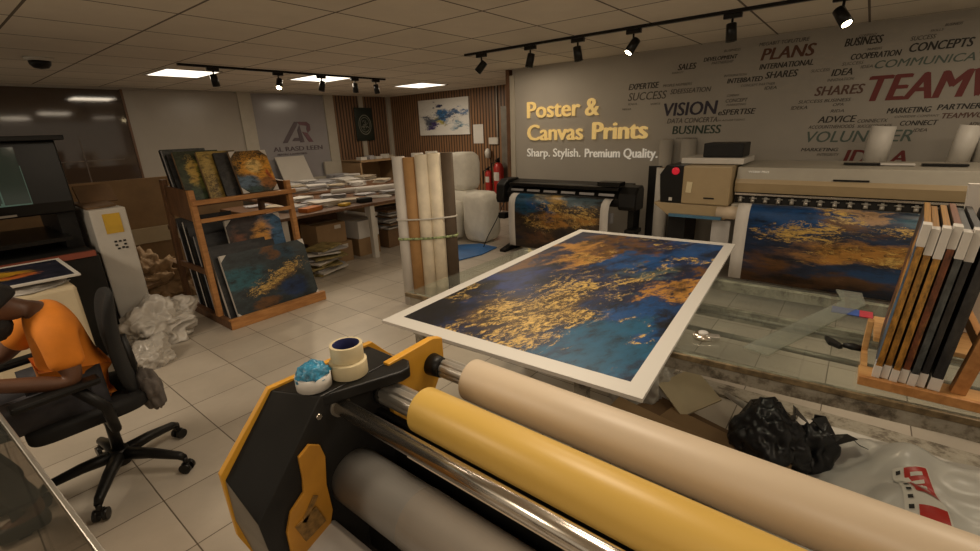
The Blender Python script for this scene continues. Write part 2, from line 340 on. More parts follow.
# ------------------------------------------------------------------ mesh tools
class MB:
    def __init__(s):
        s.bm = bmesh.new(); s.uv = s.bm.loops.layers.uv.new('UVMap')
    def face(s, pts, mi=0, uvs=None, smooth=False):
        vs = [s.bm.verts.new(p) for p in pts]
        f = s.bm.faces.new(vs); f.material_index = mi; f.smooth = smooth
        if uvs:
            for l, u in zip(f.loops, uvs): l[s.uv].uv = u
        return f
    def box(s, c, d, rot=(0, 0, 0), mi=0, taper=1.0):
        mx = Matrix.Translation(c) @ Euler(rot).to_matrix().to_4x4()
        vs = []
        for z in (-1, 1):
            k = taper if z > 0 else 1
            for x, y in ((-1, -1), (1, -1), (1, 1), (-1, 1)):
                vs.append(s.bm.verts.new(mx @ Vector((x*d[0]/2*k, y*d[1]/2*k, z*d[2]/2))))
        for q in ((3, 2, 1, 0), (4, 5, 6, 7), (0, 1, 5, 4), (1, 2, 6, 5), (2, 3, 7, 6), (3, 0, 4, 7)):
            f = s.bm.faces.new([vs[i] for i in q]); f.material_index = mi
        return s
    def b2(s, lo, hi, mi=0):
        return s.box([(a+b)/2 for a, b in zip(lo, hi)], [abs(b-a) for a, b in zip(lo, hi)], mi=mi)
    def rings(s, rings, mi=0, caps=True, closed=False, smooth=True):
        rs = [[s.bm.verts.new(p) for p in r] for r in rings]
        n = len(rs[0])
        pairs = list(zip(rs[:-1], rs[1:])) + ([(rs[-1], rs[0])] if closed else [])
        for a, b in pairs:
            for i in range(n):
                f = s.bm.faces.new((a[i], a[(i+1) % n], b[(i+1) % n], b[i])); f.material_index = mi; f.smooth = smooth
        if caps and not closed:
            f = s.bm.faces.new(rs[0][::-1]); f.material_index = mi
            f = s.bm.faces.new(rs[-1]); f.material_index = mi
        return s
    def tube(s, pts, r, seg=12, mi=0, caps=True):
        pts = [Vector(p) for p in pts]; rr = r if isinstance(r, (list, tuple)) else [r]*len(pts)
        out = []; u = None
        for i, p in enumerate(pts):
            t = (pts[min(i+1, len(pts)-1)] - pts[max(i-1, 0)]).normalized()
            if u is None: u = t.orthogonal().normalized()
            else:
                u = (u - t*u.dot(t))
                u = u.normalized() if u.length > 1e-6 else t.orthogonal().normalized()
            w = t.cross(u)
            out.append([p + rr[i]*(math.cos(2*PI*k/seg)*u + math.sin(2*PI*k/seg)*w) for k in range(seg)])
        return s.rings(out, mi, caps)
    def lathe(s, prof, c=(0, 0, 0), axis='z', seg=24, mi=0, caps=True):
        out = []
        for r, h in prof:
            ring = []
            for k in range(seg):
                a = 2*PI*k/seg; x, y = r*math.cos(a), r*math.sin(a)
                ring.append(Vector(c) + Vector({'z': (x, y, h), 'x': (h, x, y), 'y': (y, h, x)}[axis]))
            out.append(ring)
        return s.rings(out, mi, caps)
    def ring_roll(s, r1, r2, a, b, c=(0, 0, 0), axis='z', seg=28, mi=0, mi2=None):
        """hollow cylinder (outer r1, bore r2) from a to b"""
        def ring(r, h): 
            out = []
            for k in range(seg):
                t = 2*PI*k/seg; x, y = r*math.cos(t), r*math.sin(t)
                out.append(s.bm.verts.new(Vector(c) + Vector({'z': (x, y, h), 'x': (h, x, y), 'y': (y, h, x)}[axis])))
            return out
        o0, o1, i0, i1 = ring(r1, a), ring(r1, b), ring(r2, a), ring(r2, b)
        for k in range(seg):
            n = (k+1) % seg
            for q, m_, sm in (((o0[k], o0[n], o1[n], o1[k]), mi, True), ((i0[n], i0[k], i1[k], i1[n]), mi if mi2 is None else mi2, True),
                          ((o1[k], o1[n], i1[n], i1[k]), mi, False), ((o0[n], o0[k], i0[k], i0[n]), mi, False)):
                f = s.bm.faces.new(q); f.material_index = m_; f.smooth = sm
        return s
    def prism(s, poly, a, b, axis='x', mi=0):
        """poly = 2D outline in the plane across the axis, swept from a to b"""
        def P(p, h): return {'x': (h, p[0], p[1]), 'y': (p[0], h, p[1]), 'z': (p[0], p[1], h)}[axis]
        A = [s.bm.verts.new(P(p, a)) for p in poly]; B = [s.bm.verts.new(P(p, b)) for p in poly]
        n = len(poly)
        for i in range(n):
            f = s.bm.faces.new((A[i], A[(i+1) % n], B[(i+1) % n], B[i])); f.material_index = mi
        s.bm.faces.new(A[::-1]).material_index = mi; s.bm.faces.new(B).material_index = mi
        return s
    def build(s, name, mats, parent=None, local=False, bevel=0, solid=0, sub=0):
        bmesh.ops.recalc_face_normals(s.bm, faces=s.bm.faces)
        if parent is not None and not local:
            off = world_loc(parent)
            bmesh.ops.translate(s.bm, verts=s.bm.verts, vec=-off)
        me = bpy.data.meshes.new(name); s.bm.to_mesh(me); s.bm.free()
        if not isinstance(mats, (list, tuple)): mats = [mats]
        for m in mats: me.materials.append(M[m] if isinstance(m, str) else m)
        o = bpy.data.objects.new(name, me); COL.objects.link(o)
        if parent is not None: o.parent = parent
        if solid:
            md = o.modifiers.new('thickness', 'SOLIDIFY'); md.thickness = solid; md.offset = 0
        if bevel:
            md = o.modifiers.new('bevel', 'BEVEL'); md.width = bevel; md.segments = 2; md.limit_method = 'ANGLE'; md.angle_limit = R(40)
        if sub:
            md = o.modifiers.new('smooth', 'SUBSURF'); md.levels = sub; md.render_levels = sub
        return o

def world_loc(o):
    v = Vector(o.location)
    while o.parent is not None:
        o = o.parent; v = v + Vector(o.location)
    return v

def tag(o, label, cat, group=None, kind=None):
    o['label'] = label; o['category'] = cat
    if group: o['group'] = group
    if kind: o['kind'] = kind
    return o

def thing(name, label, cat, loc=(0, 0, 0), group=None):
    o = bpy.data.objects.new(name, None); COL.objects.link(o); o.location = loc
    o.empty_display_size = .1
    return tag(o, label, cat, group)

def struct(o, cat=None):
    o['kind'] = 'structure'; return o

def dup(root, loc, rot=None, label=None, group=None):
    def cp(o, par):
        c = o.copy(); COL.objects.link(c); c.parent = par
        for ch in list(o.children): cp(ch, c)
        return c
    r = cp(root, None); r.location = loc
    if rot is not None: r.rotation_euler = rot
    if label: r['label'] = label
    if group: r['group'] = group
    return r

def text_mesh(name, body, mt, origin, ex, ez, width=None, height=.1, depth=.004, bold=0, shear=0, parent=None):
    """Lettering standing on a plane: origin = left end of the baseline, ex = reading direction, ez = up."""
    cu = bpy.data.curves.new(name, 'FONT'); cu.body = body; cu.size = 1; cu.extrude = 0; cu.offset = 0; cu.shear = shear
    cu.resolution_u = 3
    o = bpy.data.objects.new(name, cu); COL.objects.link(o)
    dg = bpy.context.evaluated_depsgraph_get(); dg.update()
    me = bpy.data.meshes.new_from_object(o.evaluated_get(dg))
    bpy.data.objects.remove(o); bpy.data.curves.remove(cu)
    xs = [v.co.x for v in me.vertices]; x0, x1 = min(xs), max(xs)
    cap = .70
    ex = Vector(ex).normalized(); ez = Vector(ez).normalized(); en = ex.cross(ez)  # towards the viewer
    sx = (width/(x1-x0)) if width else height/cap
    sy = height/cap
    off = world_loc(parent) if parent is not None else Vector((0, 0, 0))
    org = Vector(origin)
    me.transform(Matrix.Identity(4))
    for v in me.vertices:
        p = org + ex*((v.co.x-x0)*sx) + ez*(v.co.y*sy) + en*(depth)
        v.co = p - off
    me.name = name
    me.materials.clear(); me.materials.append(M[mt] if isinstance(mt, str) else mt)
    bmm = bmesh.new(); bmm.from_mesh(me)
    if bold:
        g = bmm.verts[:]+bmm.edges[:]+bmm.faces[:]
        for kx, kz, kn in ((1, 0, .0004), (.5, .6, .0002)):
            r = bmesh.ops.duplicate(bmm, geom=g)
            bmesh.ops.translate(bmm, verts=[q for q in r['geom'] if isinstance(q, bmesh.types.BMVert)], vec=ex*bold*height*1.6*kx+ez*bold*height*kz*.6+en*kn)
    # give the letters real thickness
    r = bmesh.ops.extrude_face_region(bmm, geom=bmm.faces[:])
    bmesh.ops.translate(bmm, verts=[g for g in r['geom'] if isinstance(g, bmesh.types.BMVert)], vec=-en*depth*.9)
    bmesh.ops.recalc_face_normals(bmm, faces=bmm.faces)
    bmm.to_mesh(me); bmm.free()
    o = bpy.data.objects.new(name, me); COL.objects.link(o)
    if parent is not None: o.parent = parent
    return o

def crumple(name, mt, c, size, seed=0, freq=2.2, amp=.35, sub=4, parent=None, floor=True, sharp=1.0, rotz=0):
    bm = bmesh.new(); bmesh.ops.create_icosphere(bm, subdivisions=sub, radius=1)
    off = Vector((seed*7.1, seed*3.3, seed*5.7))
    cr, sr = math.cos(rotz), math.sin(rotz)
    for v in bm.verts:
        d = v.co.normalized()
        n1 = noise.noise(d*freq + off); n2 = abs(noise.noise(d*freq*2.3 + off*1.7)); n3 = abs(noise.noise(d*freq*5 + off*.4))
        k = 1 + amp*n1*.9 - amp*sharp*n2*.65 - amp*.12*n3*sharp
        p = d*k
        x, y, z = p.x*size[0], p.y*size[1], p.z*size[2]
        if floor: z = max(z, -size[2]*.55)
        v.co = Vector((x*cr-y*sr + c[0], x*sr+y*cr + c[1], z + (size[2]*.55 if floor else 0) + c[2]))
    for f in bm.faces: f.smooth = True
    if parent is not None: bmesh.ops.translate(bm, verts=bm.verts, vec=-world_loc(parent))
    me = bpy.data.meshes.new(name); bm.to_mesh(me); bm.free(); me.materials.append(M[mt])
    o = bpy.data.objects.new(name, me); COL.objects.link(o)
    if parent is not None: o.parent = parent
    return o

# ------------------------------------------------------------------ the room
ZC = 2.40; XL = -8.9; YW = 5.75; YB = 7.5; XR = 5.0; YN = -3.0
struct(MB().b2((XL-.1, YN-.1, -.1), (XR+.1, YB+.1, 0)).build('floor', 'floor'))
struct(MB().b2((XL-.1, YN-.1, ZC), (XR+.1, YB+.1, ZC+.1)).build('ceiling', 'ceiling'))
struct(MB().b2((-4.1, YW, 0), (XR, YW+.12, ZC)).build('wall_right', 'wall'))
struct(MB().b2((XL, YB, 0), (-3.9, YB+.1, ZC)).build('wall_back', 'slat_x'))
struct(MB().b2((-4.1, YW+.12, 0), (-3.98, YB, ZC)).build('wall_return', 'wall_pale'))
# left wall with its panels
struct(MB().b2((XL-.1, YN, 0), (XL-.03, YB, ZC)).build('wall_left', 'wall_pale'))
struct(MB().b2((XL-.03, YN, .0), (XL, 2.36, ZC-.04)).build('window_1', 'darkglass'))
tb = MB()
tb.b2((XL-.03, -.9, 1.36), (XL+.005, 2.2, 1.375)); tb.b2((XL-.03, 1.72, .4), (XL+.005, 1.735, 1.7)); tb.b2((XL-.03, 0.2, .4), (XL+.005, .215, 1.7))
struct(tb.build('window_reflection', mat('bronze_reflection', (.12, .09, .07), .4)))  # thin bars laid on the glass as a reflection of window frames
struct(MB().b2((XL-.03, 2.38, 0), (XL, 4.05, ZC-.03)).build('wall_panel', 'whiteboard'))
struct(MB().b2((XL-.03, 2.355, 0), (XL+.015, 2.385, ZC-.03)).build('trim_1', 'wooddark'))
struct(MB().b2((XL-.03, 4.05, 0), (XL+.03, 4.29, ZC)).build('trim_2', 'frame', bevel=.004))
struct(MB().b2((XL-.03, 4.29, .78), (XL, 5.77, ZC-.02)).build('window_2', 'logoglass'))
struct(MB().b2((XL-.03, 5.77, 0), (XL+.03, 5.99, ZC)).build('trim_3', 'frame', bevel=.004))
struct(MB().b2((XL-.03, 4.29, .66), (XL+.03, 5.77, .79)).build('trim_4', 'frame', bevel=.004))
struct(MB().b2((XL-.03, 4.29, 0), (XL, 5.77, .66)).build('wall_dado', 'wooddark'))
struct(MB().b2((XL-.03, 5.99, 0), (XL, 6.63, ZC)).build('wall_slats', 'slat_y'))
struct(MB().b2((XL-.03, 6.63, 0), (XL+.03, 6.74, ZC)).build('trim_5', 'frame', bevel=.004))
struct(MB().b2((XL-.03, 6.74, 0), (XL, 7.47, ZC)).build('wall_slats', 'slat_y'))
struct(MB().b2((XL-.03, 7.40, 0), (XL+.06, YB, ZC)).build('trim_6', 'frame', bevel=.004))
# end of the sign wall
struct(MB().b2((-4.20, YW-.03, 0), (-4.14, YW+.12, ZC)).build('trim_7', 'wooddark', bevel=.004))
struct(MB().b2((-4.14, YW-.02, 0), (-4.06, YW+.0, ZC-.08)).build('trim_8', 'frame', bevel=.003))
struct(MB().b2((-4.50, YB-.03, 0), (-4.42, YB, ZC)).build('trim_9', 'wooddark', bevel=.004))

# logo on the glass of the left wall
lg = thing('wall_logo', 'stylised AR logo with lettering on the frosted glass panel', 'logo', (XL+.01, 5.05, 1.4))
M['logogrey'] = mat('logo_grey', (.10, .075, .085), .5); M['logored'] = mat('logo_plum', (.15, .07, .085), .5)
def poly_plate(name, polys, x, mt, parent):
    b = MB()
    for p in polys: b.prism([(q[0], q[1]) for q in p], x, x+.006, 'x')
    return b.build(name, mt, parent)
poly_plate('letter_a', [[(4.76, 1.49), (4.86, 1.49), (5.10, 1.80), (5.14, 1.88), (5.06, 1.88)], [(5.10, 1.72), (5.16, 1.82), (5.22, 1.49), (5.13, 1.49)], [(4.96, 1.52), (5.02, 1.58), (5.12, 1.58), (5.13, 1.52)]], XL+.004, 'logogrey', lg)
poly_plate('letter_r', [[(5.12, 1.88), (5.32, 1.88), (5.39, 1.83), (5.39, 1.72), (5.32, 1.67), (5.30, 1.74), (5.32, 1.80), (5.17, 1.82)], [(5.20, 1.69), (5.31, 1.67), (5.42, 1.49), (5.32, 1.49)]], XL+.004, 'logored', lg)
text_mesh('lettering', 'AL RASD LEEN', 'logogrey', (XL+.004, 4.55, 1.335), (0, 1, 0), (0, 0, 1), 1.05, .085, bold=.05, parent=lg)
text_mesh('small_lettering', 'PRINTING & ADVERTISING', 'logogrey', (XL+.004, 4.62, 1.26), (0, 1, 0), (0, 0, 1), .62, .035, parent=lg)

# ------------------------------------------------------------------ lettering on the sign wall
sg = thing('wall_sign', 'raised gold and white sign lettering reading Poster & Canvas Prints', 'sign', (-3.0, YW-.01, 1.6))
def onwall(u, v): return None
FX = (1, 0, 0); FZ = (0, 0, 1)
YF = YW - .001
WORDS = [
    ('SALES', -1.804, 2.163, 0.193, 0.062, 'k'),
    ('MARKET', -1.865, 2.13, 0.131, 0.019, 'g'),
    ('BUSINESS', -1.34, 2.295, 0.161, 0.023, 'g'),
    ('DEVELOPMENT', -1.536, 2.223, 0.332, 0.039, 'k'),
    ('PARTNERSHIP', -1.451, 2.186, 0.214, 0.026, 'g'),
    ('EXPERTISE', -2.37, 1.997, 0.363, 0.066, 'k'),
    ('PEOPLE NUMBERS', -1.957, 1.998, 0.321, 0.028, 'g'),
    ('SUCCESS', -2.37, 1.874, 0.462, 0.089, 'd'),
    ('SDEESSEATION', -1.868, 1.916, 0.438, 0.051, 'd'),
    ('IDEA', -2.367, 1.824, 0.113, 0.023, 'g'),
    ('VOICE', -2.088, 1.811, 0.118, 0.022, 'g'),
    ('MEDIA', -2.441, 1.769, 0.115, 0.021, 'g'),
    ('VISION', -1.931, 1.678, 0.578, 0.142, 'n'),
    ('COMPANY', -1.261, 1.846, 0.12, 0.024, 'g'),
    ('CONCEPT', -1.268, 1.789, 0.212, 0.036, 'd'),
    ('MARKETING', -1.256, 1.753, 0.193, 0.022, 'g'),
    ('eSPERTISE', -1.331, 1.662, 0.361, 0.057, 'k'),
    ('DATA CONCERTA', -1.878, 1.595, 0.545, 0.054, 'd'),
    ('IN ADVERTISING', -1.33, 1.598, 0.273, 0.019, 'g'),
    ('BUSINESS', -1.81, 1.473, 0.52, 0.091, 'v'),
    ('PROFESSION', -1.76, 1.416, 0.238, 0.018, 'g'),
    ('INTEGRATION', -1.313, 2.048, 0.22, 0.022, 'g'),
    ('INTEBBATED', -1.276, 1.981, 0.331, 0.047, 'k'),
    ('CONCEPT PARTNER', -1.136, 1.936, 0.31, 0.023, 'g'),
    ('MEGABIT TO', -1.014, 2.31, 0.252, 0.032, 'd'),
    ('FUTURE', -0.762, 2.308, 0.176, 0.034, 'd'),
    ('PLANS', -0.986, 2.174, 0.455, 0.109, 'r'),
    ('INTERNATIONAL', -0.986, 2.089, 0.458, 0.051, 'k'),
    ('SHARES', -0.921, 1.998, 0.278, 0.063, 'k'),
    ('IDEA', -0.915, 1.892, 0.11, 0.031, 'd'),
    ('SUCCESS', -0.534, 2.02, 0.152, 0.026, 'g'),
    ('IDEA', -0.367, 1.971, 0.158, 0.059, 'k'),
    ('INNOVATION', -0.39, 1.924, 0.205, 0.026, 'g'),
    ('SHARES', -0.475, 1.802, 0.377, 0.083, 'b'),
    ('BUSINESS', -0.305, 2.218, 0.271, 0.067, 'k'),
    ('COMPANY', -0.208, 2.285, 0.13, 0.021, 'g'),
    ('NUMBERS', -0.127, 2.165, 0.102, 0.021, 'g'),
    ('COOPERATION', -0.239, 2.099, 0.352, 0.049, 'k'),
    ('SUCCESS', -0.297, 2.056, 0.16, 0.027, 'g'),
    ('IDEA', -0.153, 2.018, 0.089, 0.026, 'g'),
    ('SUCCESS BUSINESS', -0.597, 1.739, 0.418, 0.029, 'd'),
    ('IDEKA', -0.653, 1.684, 0.138, 0.033, 'd'),
    ('OPA', -0.311, 1.7, 0.083, 0.025, 'd'),
    ('RIDA', -0.32, 1.641, 0.105, 0.028, 'd'),
    ('ADVICE', -0.412, 1.549, 0.299, 0.06, 'k'),
    ('CONNECTX', -0.097, 1.539, 0.219, 0.031, 'd'),
    ('ACCOUNTNEHOODS', -0.478, 1.495, 0.365, 0.032, 'd'),
    ('SUCCESSENGAGE', -0.09, 1.495, 0.251, 0.026, 'd'),
    ('VOLUNTEER', -0.479, 1.366, 0.793, 0.104, 'v2'),
    ('MARKETING', -0.509, 1.279, 0.304, 0.032, 'k'),
    ('INTEGRITY', -0.369, 1.235, 0.18, 0.025, 'd'),
    ('ID', -0.155, 1.161, 0.175, 0.132, 'R'),
    ('A', 0.187, 1.168, 0.12, 0.118, 'R'),
    ('TEAMWORK', -0.072, 1.727, 1.058, 0.217, 'R'),
    ('SUCCESS', 0.158, 2.207, 0.161, 0.034, 'd'),
    ('SKILLS', 0.276, 2.262, 0.082, 0.017, 'g'),
    ('BUSINESS', 0.36, 2.292, 0.107, 0.02, 'g'),
    ('CONCEPTS', 0.163, 2.117, 0.397, 0.069, 'K'),
    ('COMMUNICATION', -0.002, 2.006, 0.751, 0.065, 'v2'),
    ('MARKETING', 0.102, 1.613, 0.297, 0.047, 'K'),
    ('PARTNERS', 0.436, 1.626, 0.3, 0.045, 'K'),
    ('CONSIDER COMPANY', 0.167, 1.572, 0.297, 0.019, 'g'),
    ('TEAMWORK', 0.479, 1.554, 0.338, 0.044, 'b'),
    ('CONNECT', 0.213, 1.503, 0.251, 0.042, 'k'),
    ('IDEA', 0.314, 1.448, 0.093, 0.028, 'd'),
    ('ADVENTURE', 0.659, 1.489, 0.191, 0.029, 'd'),
    ('SALES', 0.692, 1.429, 0.104, 0.024, 'g'),
]
WC = {'k': (.035, .028, .022), 'K': (.022, .018, .015), 'd': (.075, .062, .05), 'g': (.10, .085, .07), 'n': (.028, .022, .04), 'v': (.025, .045, .03), 'v2': (.085, .115, .095),
      'r': (.10, .035, .018), 'b': (.11, .05, .035), 'R': (.15, .018, .015)}
for k, c in WC.items(): M['ink_'+k] = mat('wall_ink_'+k, c, .6, var=.05)
# gold letters
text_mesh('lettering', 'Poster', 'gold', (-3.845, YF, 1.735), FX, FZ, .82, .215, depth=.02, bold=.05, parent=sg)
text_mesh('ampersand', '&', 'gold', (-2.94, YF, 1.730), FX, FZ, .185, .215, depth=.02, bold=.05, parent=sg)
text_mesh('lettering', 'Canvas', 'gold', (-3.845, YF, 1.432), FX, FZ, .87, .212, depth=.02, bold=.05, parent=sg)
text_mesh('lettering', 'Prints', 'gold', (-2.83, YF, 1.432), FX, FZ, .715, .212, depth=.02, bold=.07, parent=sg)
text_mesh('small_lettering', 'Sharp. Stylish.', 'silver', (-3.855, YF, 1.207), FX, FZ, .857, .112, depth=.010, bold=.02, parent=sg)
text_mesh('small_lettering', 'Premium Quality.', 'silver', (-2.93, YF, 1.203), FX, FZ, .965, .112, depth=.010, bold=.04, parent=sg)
wcm = thing('word_mural', 'cloud of printed business words on the wall, TEAMWORK in large red letters', 'wall lettering', (-.2, YF, 1.8))
for (t, x, z, w, h, c) in WORDS:
    if t == 'TEAMWORK' and c == 'R': w *= 1.42
    if t == 'COMMUNICATION': x -= .05; w *= 1.22
    sh = .22 if c in ('k', 'K', 'R', 'v2', 'b', 'r', 'd', 'g') else .10
    o = text_mesh('word', t, 'ink_'+c, (x, YF, z), FX, FZ, w, h, depth=.002, bold={'R': .06, 'n': .05, 'r': .06, 'v2': .02, 'g': .0, 'd': .02}.get(c, .05), shear=sh, parent=wcm)
    # the words climb gently to the right as they do on the wall film

# ------------------------------------------------------------------ ceiling lamps and tracks
def panel(x, y, w=.60, l=.60, label='', on=1.0):
    t = thing('ceiling_light', label, 'ceiling light', (x, y, ZC), 'square ceiling light panels')
    b = MB(); 
    for s in (-1, 1):
        b.b2((x+s*(w/2-.012)-.012, y-l/2, ZC-.012), (x+s*(w/2-.012)+.012, y+l/2, ZC)); b.b2((x-w/2, y+s*(l/2-.012)-.012, ZC-.012), (x+w/2, y+s*(l/2-.012)+.012, ZC))
    b.build('frame', 'white', t)
    MB().b2((x-w/2+.024, y-l/2+.024, ZC-.009), (x+w/2-.024, y+l/2-.024, ZC-.002)).build('diffuser', 'lamp', t)
    return t
panel(-6.75, 2.48, .75, .62, 'bright ceiling panel above the display rack, nearest the camera on the left')
panel(-6.35, 4.15, .75, .66, 'bright ceiling panel above the long paper table, in the middle of the row')
panel(-6.40, 6.15, .75, .66, 'bright ceiling panel by the timber back wall near the blue painting')
def lamp_area(name, x, y, z, w, l, e, col=(1, .83, .62)):
    ld = bpy.data.lights.new(name, 'AREA'); ld.shape = 'RECTANGLE'; ld.size = w; ld.size_y = l; ld.energy = e; ld.color = col
    o = bpy.data.objects.new(name, ld); COL.objects.link(o); o.location = (x, y, z); return o
for i, (x, y, e) in enumerate([(-6.75, 2.48, 13), (-6.35, 4.15, 15), (-6.4, 6.15, 20), (-3.0, -1.0, 34), (.6, -.9, 20), (-5.8, -1.2, 3), (1.1, 2.4, 19), (-1.0, 1.3, 19), (-1.6, 2.8, 13), (-3.6, 5.0, 8), (.9, 4.4, 7)]):
    lamp_area('panel_lamp', x, y, ZC-.03, .6, .6, e)

def spot_light(loc, target, e, size=60, col=(1, .78, .5), blend=.6):
    ld = bpy.data.lights.new('spot_lamp', 'SPOT'); ld.energy = e; ld.spot_size = R(size); ld.spot_blend = blend; ld.color = col; ld.shadow_soft_size = .035
    o = bpy.data.objects.new('spot_lamp', ld); COL.objects.link(o); o.location = loc
    o.rotation_euler = (Vector(target)-Vector(loc)).to_track_quat('-Z', 'Y').to_euler()
def track(x0, y0, x1, y1, label):
    d = Vector((x1-x0, y1-y0, 0)); a = math.atan2(d.y, d.x)
    b = MB(); b.box(((x0+x1)/2, (y0+y1)/2, ZC-.012), (d.length, .036, .024), (0, 0, a))
    return tag(b.build('light_track', 'blackgloss'), label, 'light track')
track(-5.95, 2.15, -5.95, 4.98, 'black ceiling light track over the left of the shop')
track(-3.62, 4.19, 1.2, 4.25, 'black ceiling light track in front of the lettered wall')
def head(x, y, aim, label, lit=False, e=0):
    t = thing('track_light', label, 'track light', (x, y, ZC-.024), 'black track lights')
    alongx = abs(y-4.2) < .1 and x > -4
    d = (.13, .034, .035) if alongx else (.034, .13, .035)
    MB().box((x, y, ZC-.041), d).build('adapter', 'blackgloss', t, bevel=.003)
    MB().tube([(x, y, ZC-.05), (x, y, ZC-.115)], .009, 8).build('stem', 'blackgloss', t)
    v = (Vector(aim)).normalized(); c = Vector((x, y, ZC-.145))
    b = MB(); b.tube([c-v*.055, c-v*.05, c+v*.075], [.030, .037, .040], 20); b.build('lamp_housing', 'blackgloss', t)
    b = MB(); b.tube([c+v*.0755, c+v*.077], .030, 16); b.build('lens', 'bulb' if lit else 'dark', t)
    if lit: spot_light(c+v*.09, c+v*2, e, 75)
    return t
head(-5.95, 2.50, (.05, .1, -1), 'black track light at the left end of the left track')
head(-5.95, 3.27, (.55, -.55, -1), 'lit track light, second on the left track', True, 26)
head(-5.95, 3.88, (-.1, -.25, -1), 'unlit track light before the middle ceiling panel')
head(-5.95, 4.42, (-.02, .0, -1), 'black track light second from the right end of the left track')
head(-5.95, 4.80, (.05, .1, -1), 'black track light at the right end of the left track')
head(-3.39, 4.19, (-.75, -.5, -1), 'black track light at the left end of the long wall track, tilted left')
head(-2.77, 4.20, (-.2, -.1, -1), 'unlit track light above the word Poster')
head(-2.25, 4.21, (.12, .1, -1), 'unlit track light above the ampersand of the sign')
head(-1.72, 4.22, (-.45, -.55, -1), 'brightly lit track light above the gold sign lettering', True, 40)
head(-.95, 4.23, (.08, .05, -1), 'unlit track light between the two lit ones')
head(-.27, 4.24, (.5, -.35, -.8), 'lit track light nearest the red TEAMWORK lettering', True, 16)
# extra spots with no lit head, washing sign, rolls and display rack
spot_light((-2.77, 4.17, ZC-.22), (-3.0, 5.75, 1.5), 12, 85)
spot_light((-3.39, 4.10, ZC-.22), (-3.2, 2.95, 1.1), 30, 50)
spot_light((-5.0, 2.9, ZC-.1), (-4.5, 2.0, 1.0), 12, 70)

sd = thing('ceiling_fixture', 'small invented dome fixture on the ceiling at the far left', 'camera', (-6.3, 1.1, ZC))  # invented dome fixture, in place of a faint smudge on the ceiling
MB().lathe([(.11, 0), (.11, -.02), (.09, -.03)], (-6.3, 1.1, ZC)).build('base', 'white', sd)
MB().lathe([(.085, -.03), (.08, -.06), (.055, -.09), (.001, -.1)], (-6.3, 1.1, ZC)).build('dome', 'blackgloss', sd)

# ------------------------------------------------------------------ back of the shop
def flat_pic(name, label, cat, corners, mt, thick, side='white', group=None):
    """corners: bottom-left, bottom-right, top-right, top-left as seen from the front; thickness goes behind."""
    c = [Vector(p) for p in corners]; n = (c[1]-c[0]).cross(c[3]-c[0]).normalized()
    b = MB()
    b.face(c, 0, [(0, 0), (1, 0), (1, 1), (0, 1)])
    k = [p - n*thick for p in c]
    for i in range(4):
        j = (i+1) % 4; b.face([c[j], c[i], k[i], k[j]], 1)
    b.face(k[::-1], 1)
    o = b.build(name, [mt, side])
    return tag(o, label, cat, group) if label else o
t = thing('wall_painting', 'white abstract painting with blue and yellow splashes on the timber back wall', 'painting', (-7.15, YB-.04, 1.88))
b = MB(); b.face([(-7.87, YB-.045, 1.53), (-6.42, YB-.045, 1.53), (-6.42, YB-.045, 2.25), (-7.87, YB-.045, 2.25)], 0, [(0, 0), (1, 0), (1, 1), (0, 1)]); b.build('canvas', 'art_wall', t)
MB().b2((-7.875, YB-.044, 1.525), (-6.415, YB-.002, 2.255)).build('stretcher', 'paper', t)
tag(MB().b2((-6.35, YB-.006, 1.34), (-6.09, YB-.001, 1.71)).build('paper_notice', 'paper'), 'white paper notice pinned beside the painting', 'notice')
t = thing('switch_box', 'white switch box at the end of a conduit on the timber wall', 'switch', (-5.8, YB, 1.38))
MB().b2((-5.93, YB-.04, 1.32), (-5.70, YB, 1.45)).build('box', 'white', t, bevel=.004)
MB().tube([(-5.72, YB-.015, 1.45), (-5.72, YB-.015, 2.4)], .014, 8).build('conduit', 'white', t)
tag(MB().b2((-5.62, YB-.03, .6), (-5.46, YB-.002, 2.02)).build('wall_strip', 'greysheet', bevel=.003), 'narrow grey upright strip on the timber wall beside the conduit', 'wall strip')
t = thing('wall_plaque', 'black framed panel with a round silver emblem between the timber slats', 'plaque', (XL+.03, 6.7, 1.8))
MB().b2((XL+.031, 6.47, 1.46), (XL+.055, 6.95, 2.16)).build('board', mat('plaque_green', (.012, .018, .012), .3), t, bevel=.003)
b = MB()
for r0, r1 in ((.17, .155), (.13, .12)):
    n = 32
    for k in range(n):
        a0, a1 = 2*PI*k/n, 2*PI*(k+1)/n
        P = lambda r, a: (XL+.058, 6.71+r*math.cos(a), 1.80+r*1.25*math.sin(a))
        b.face([P(r0, a0), P(r0, a1), P(r1, a1), P(r1, a0)])
rnd = random.Random(4)
for k in range(26):
    a = rnd.random()*6.28; r = rnd.random()*.10; y, z = 6.71+r*math.cos(a), 1.8+r*1.2*math.sin(a)
    b.box((XL+.058, y, z), (.004, .05, .009), (rnd.random()*3, 0, 0))
b.build('emblem', 'silver' if 0 else mat('dull_silver', (.22, .22, .17), .5), t)

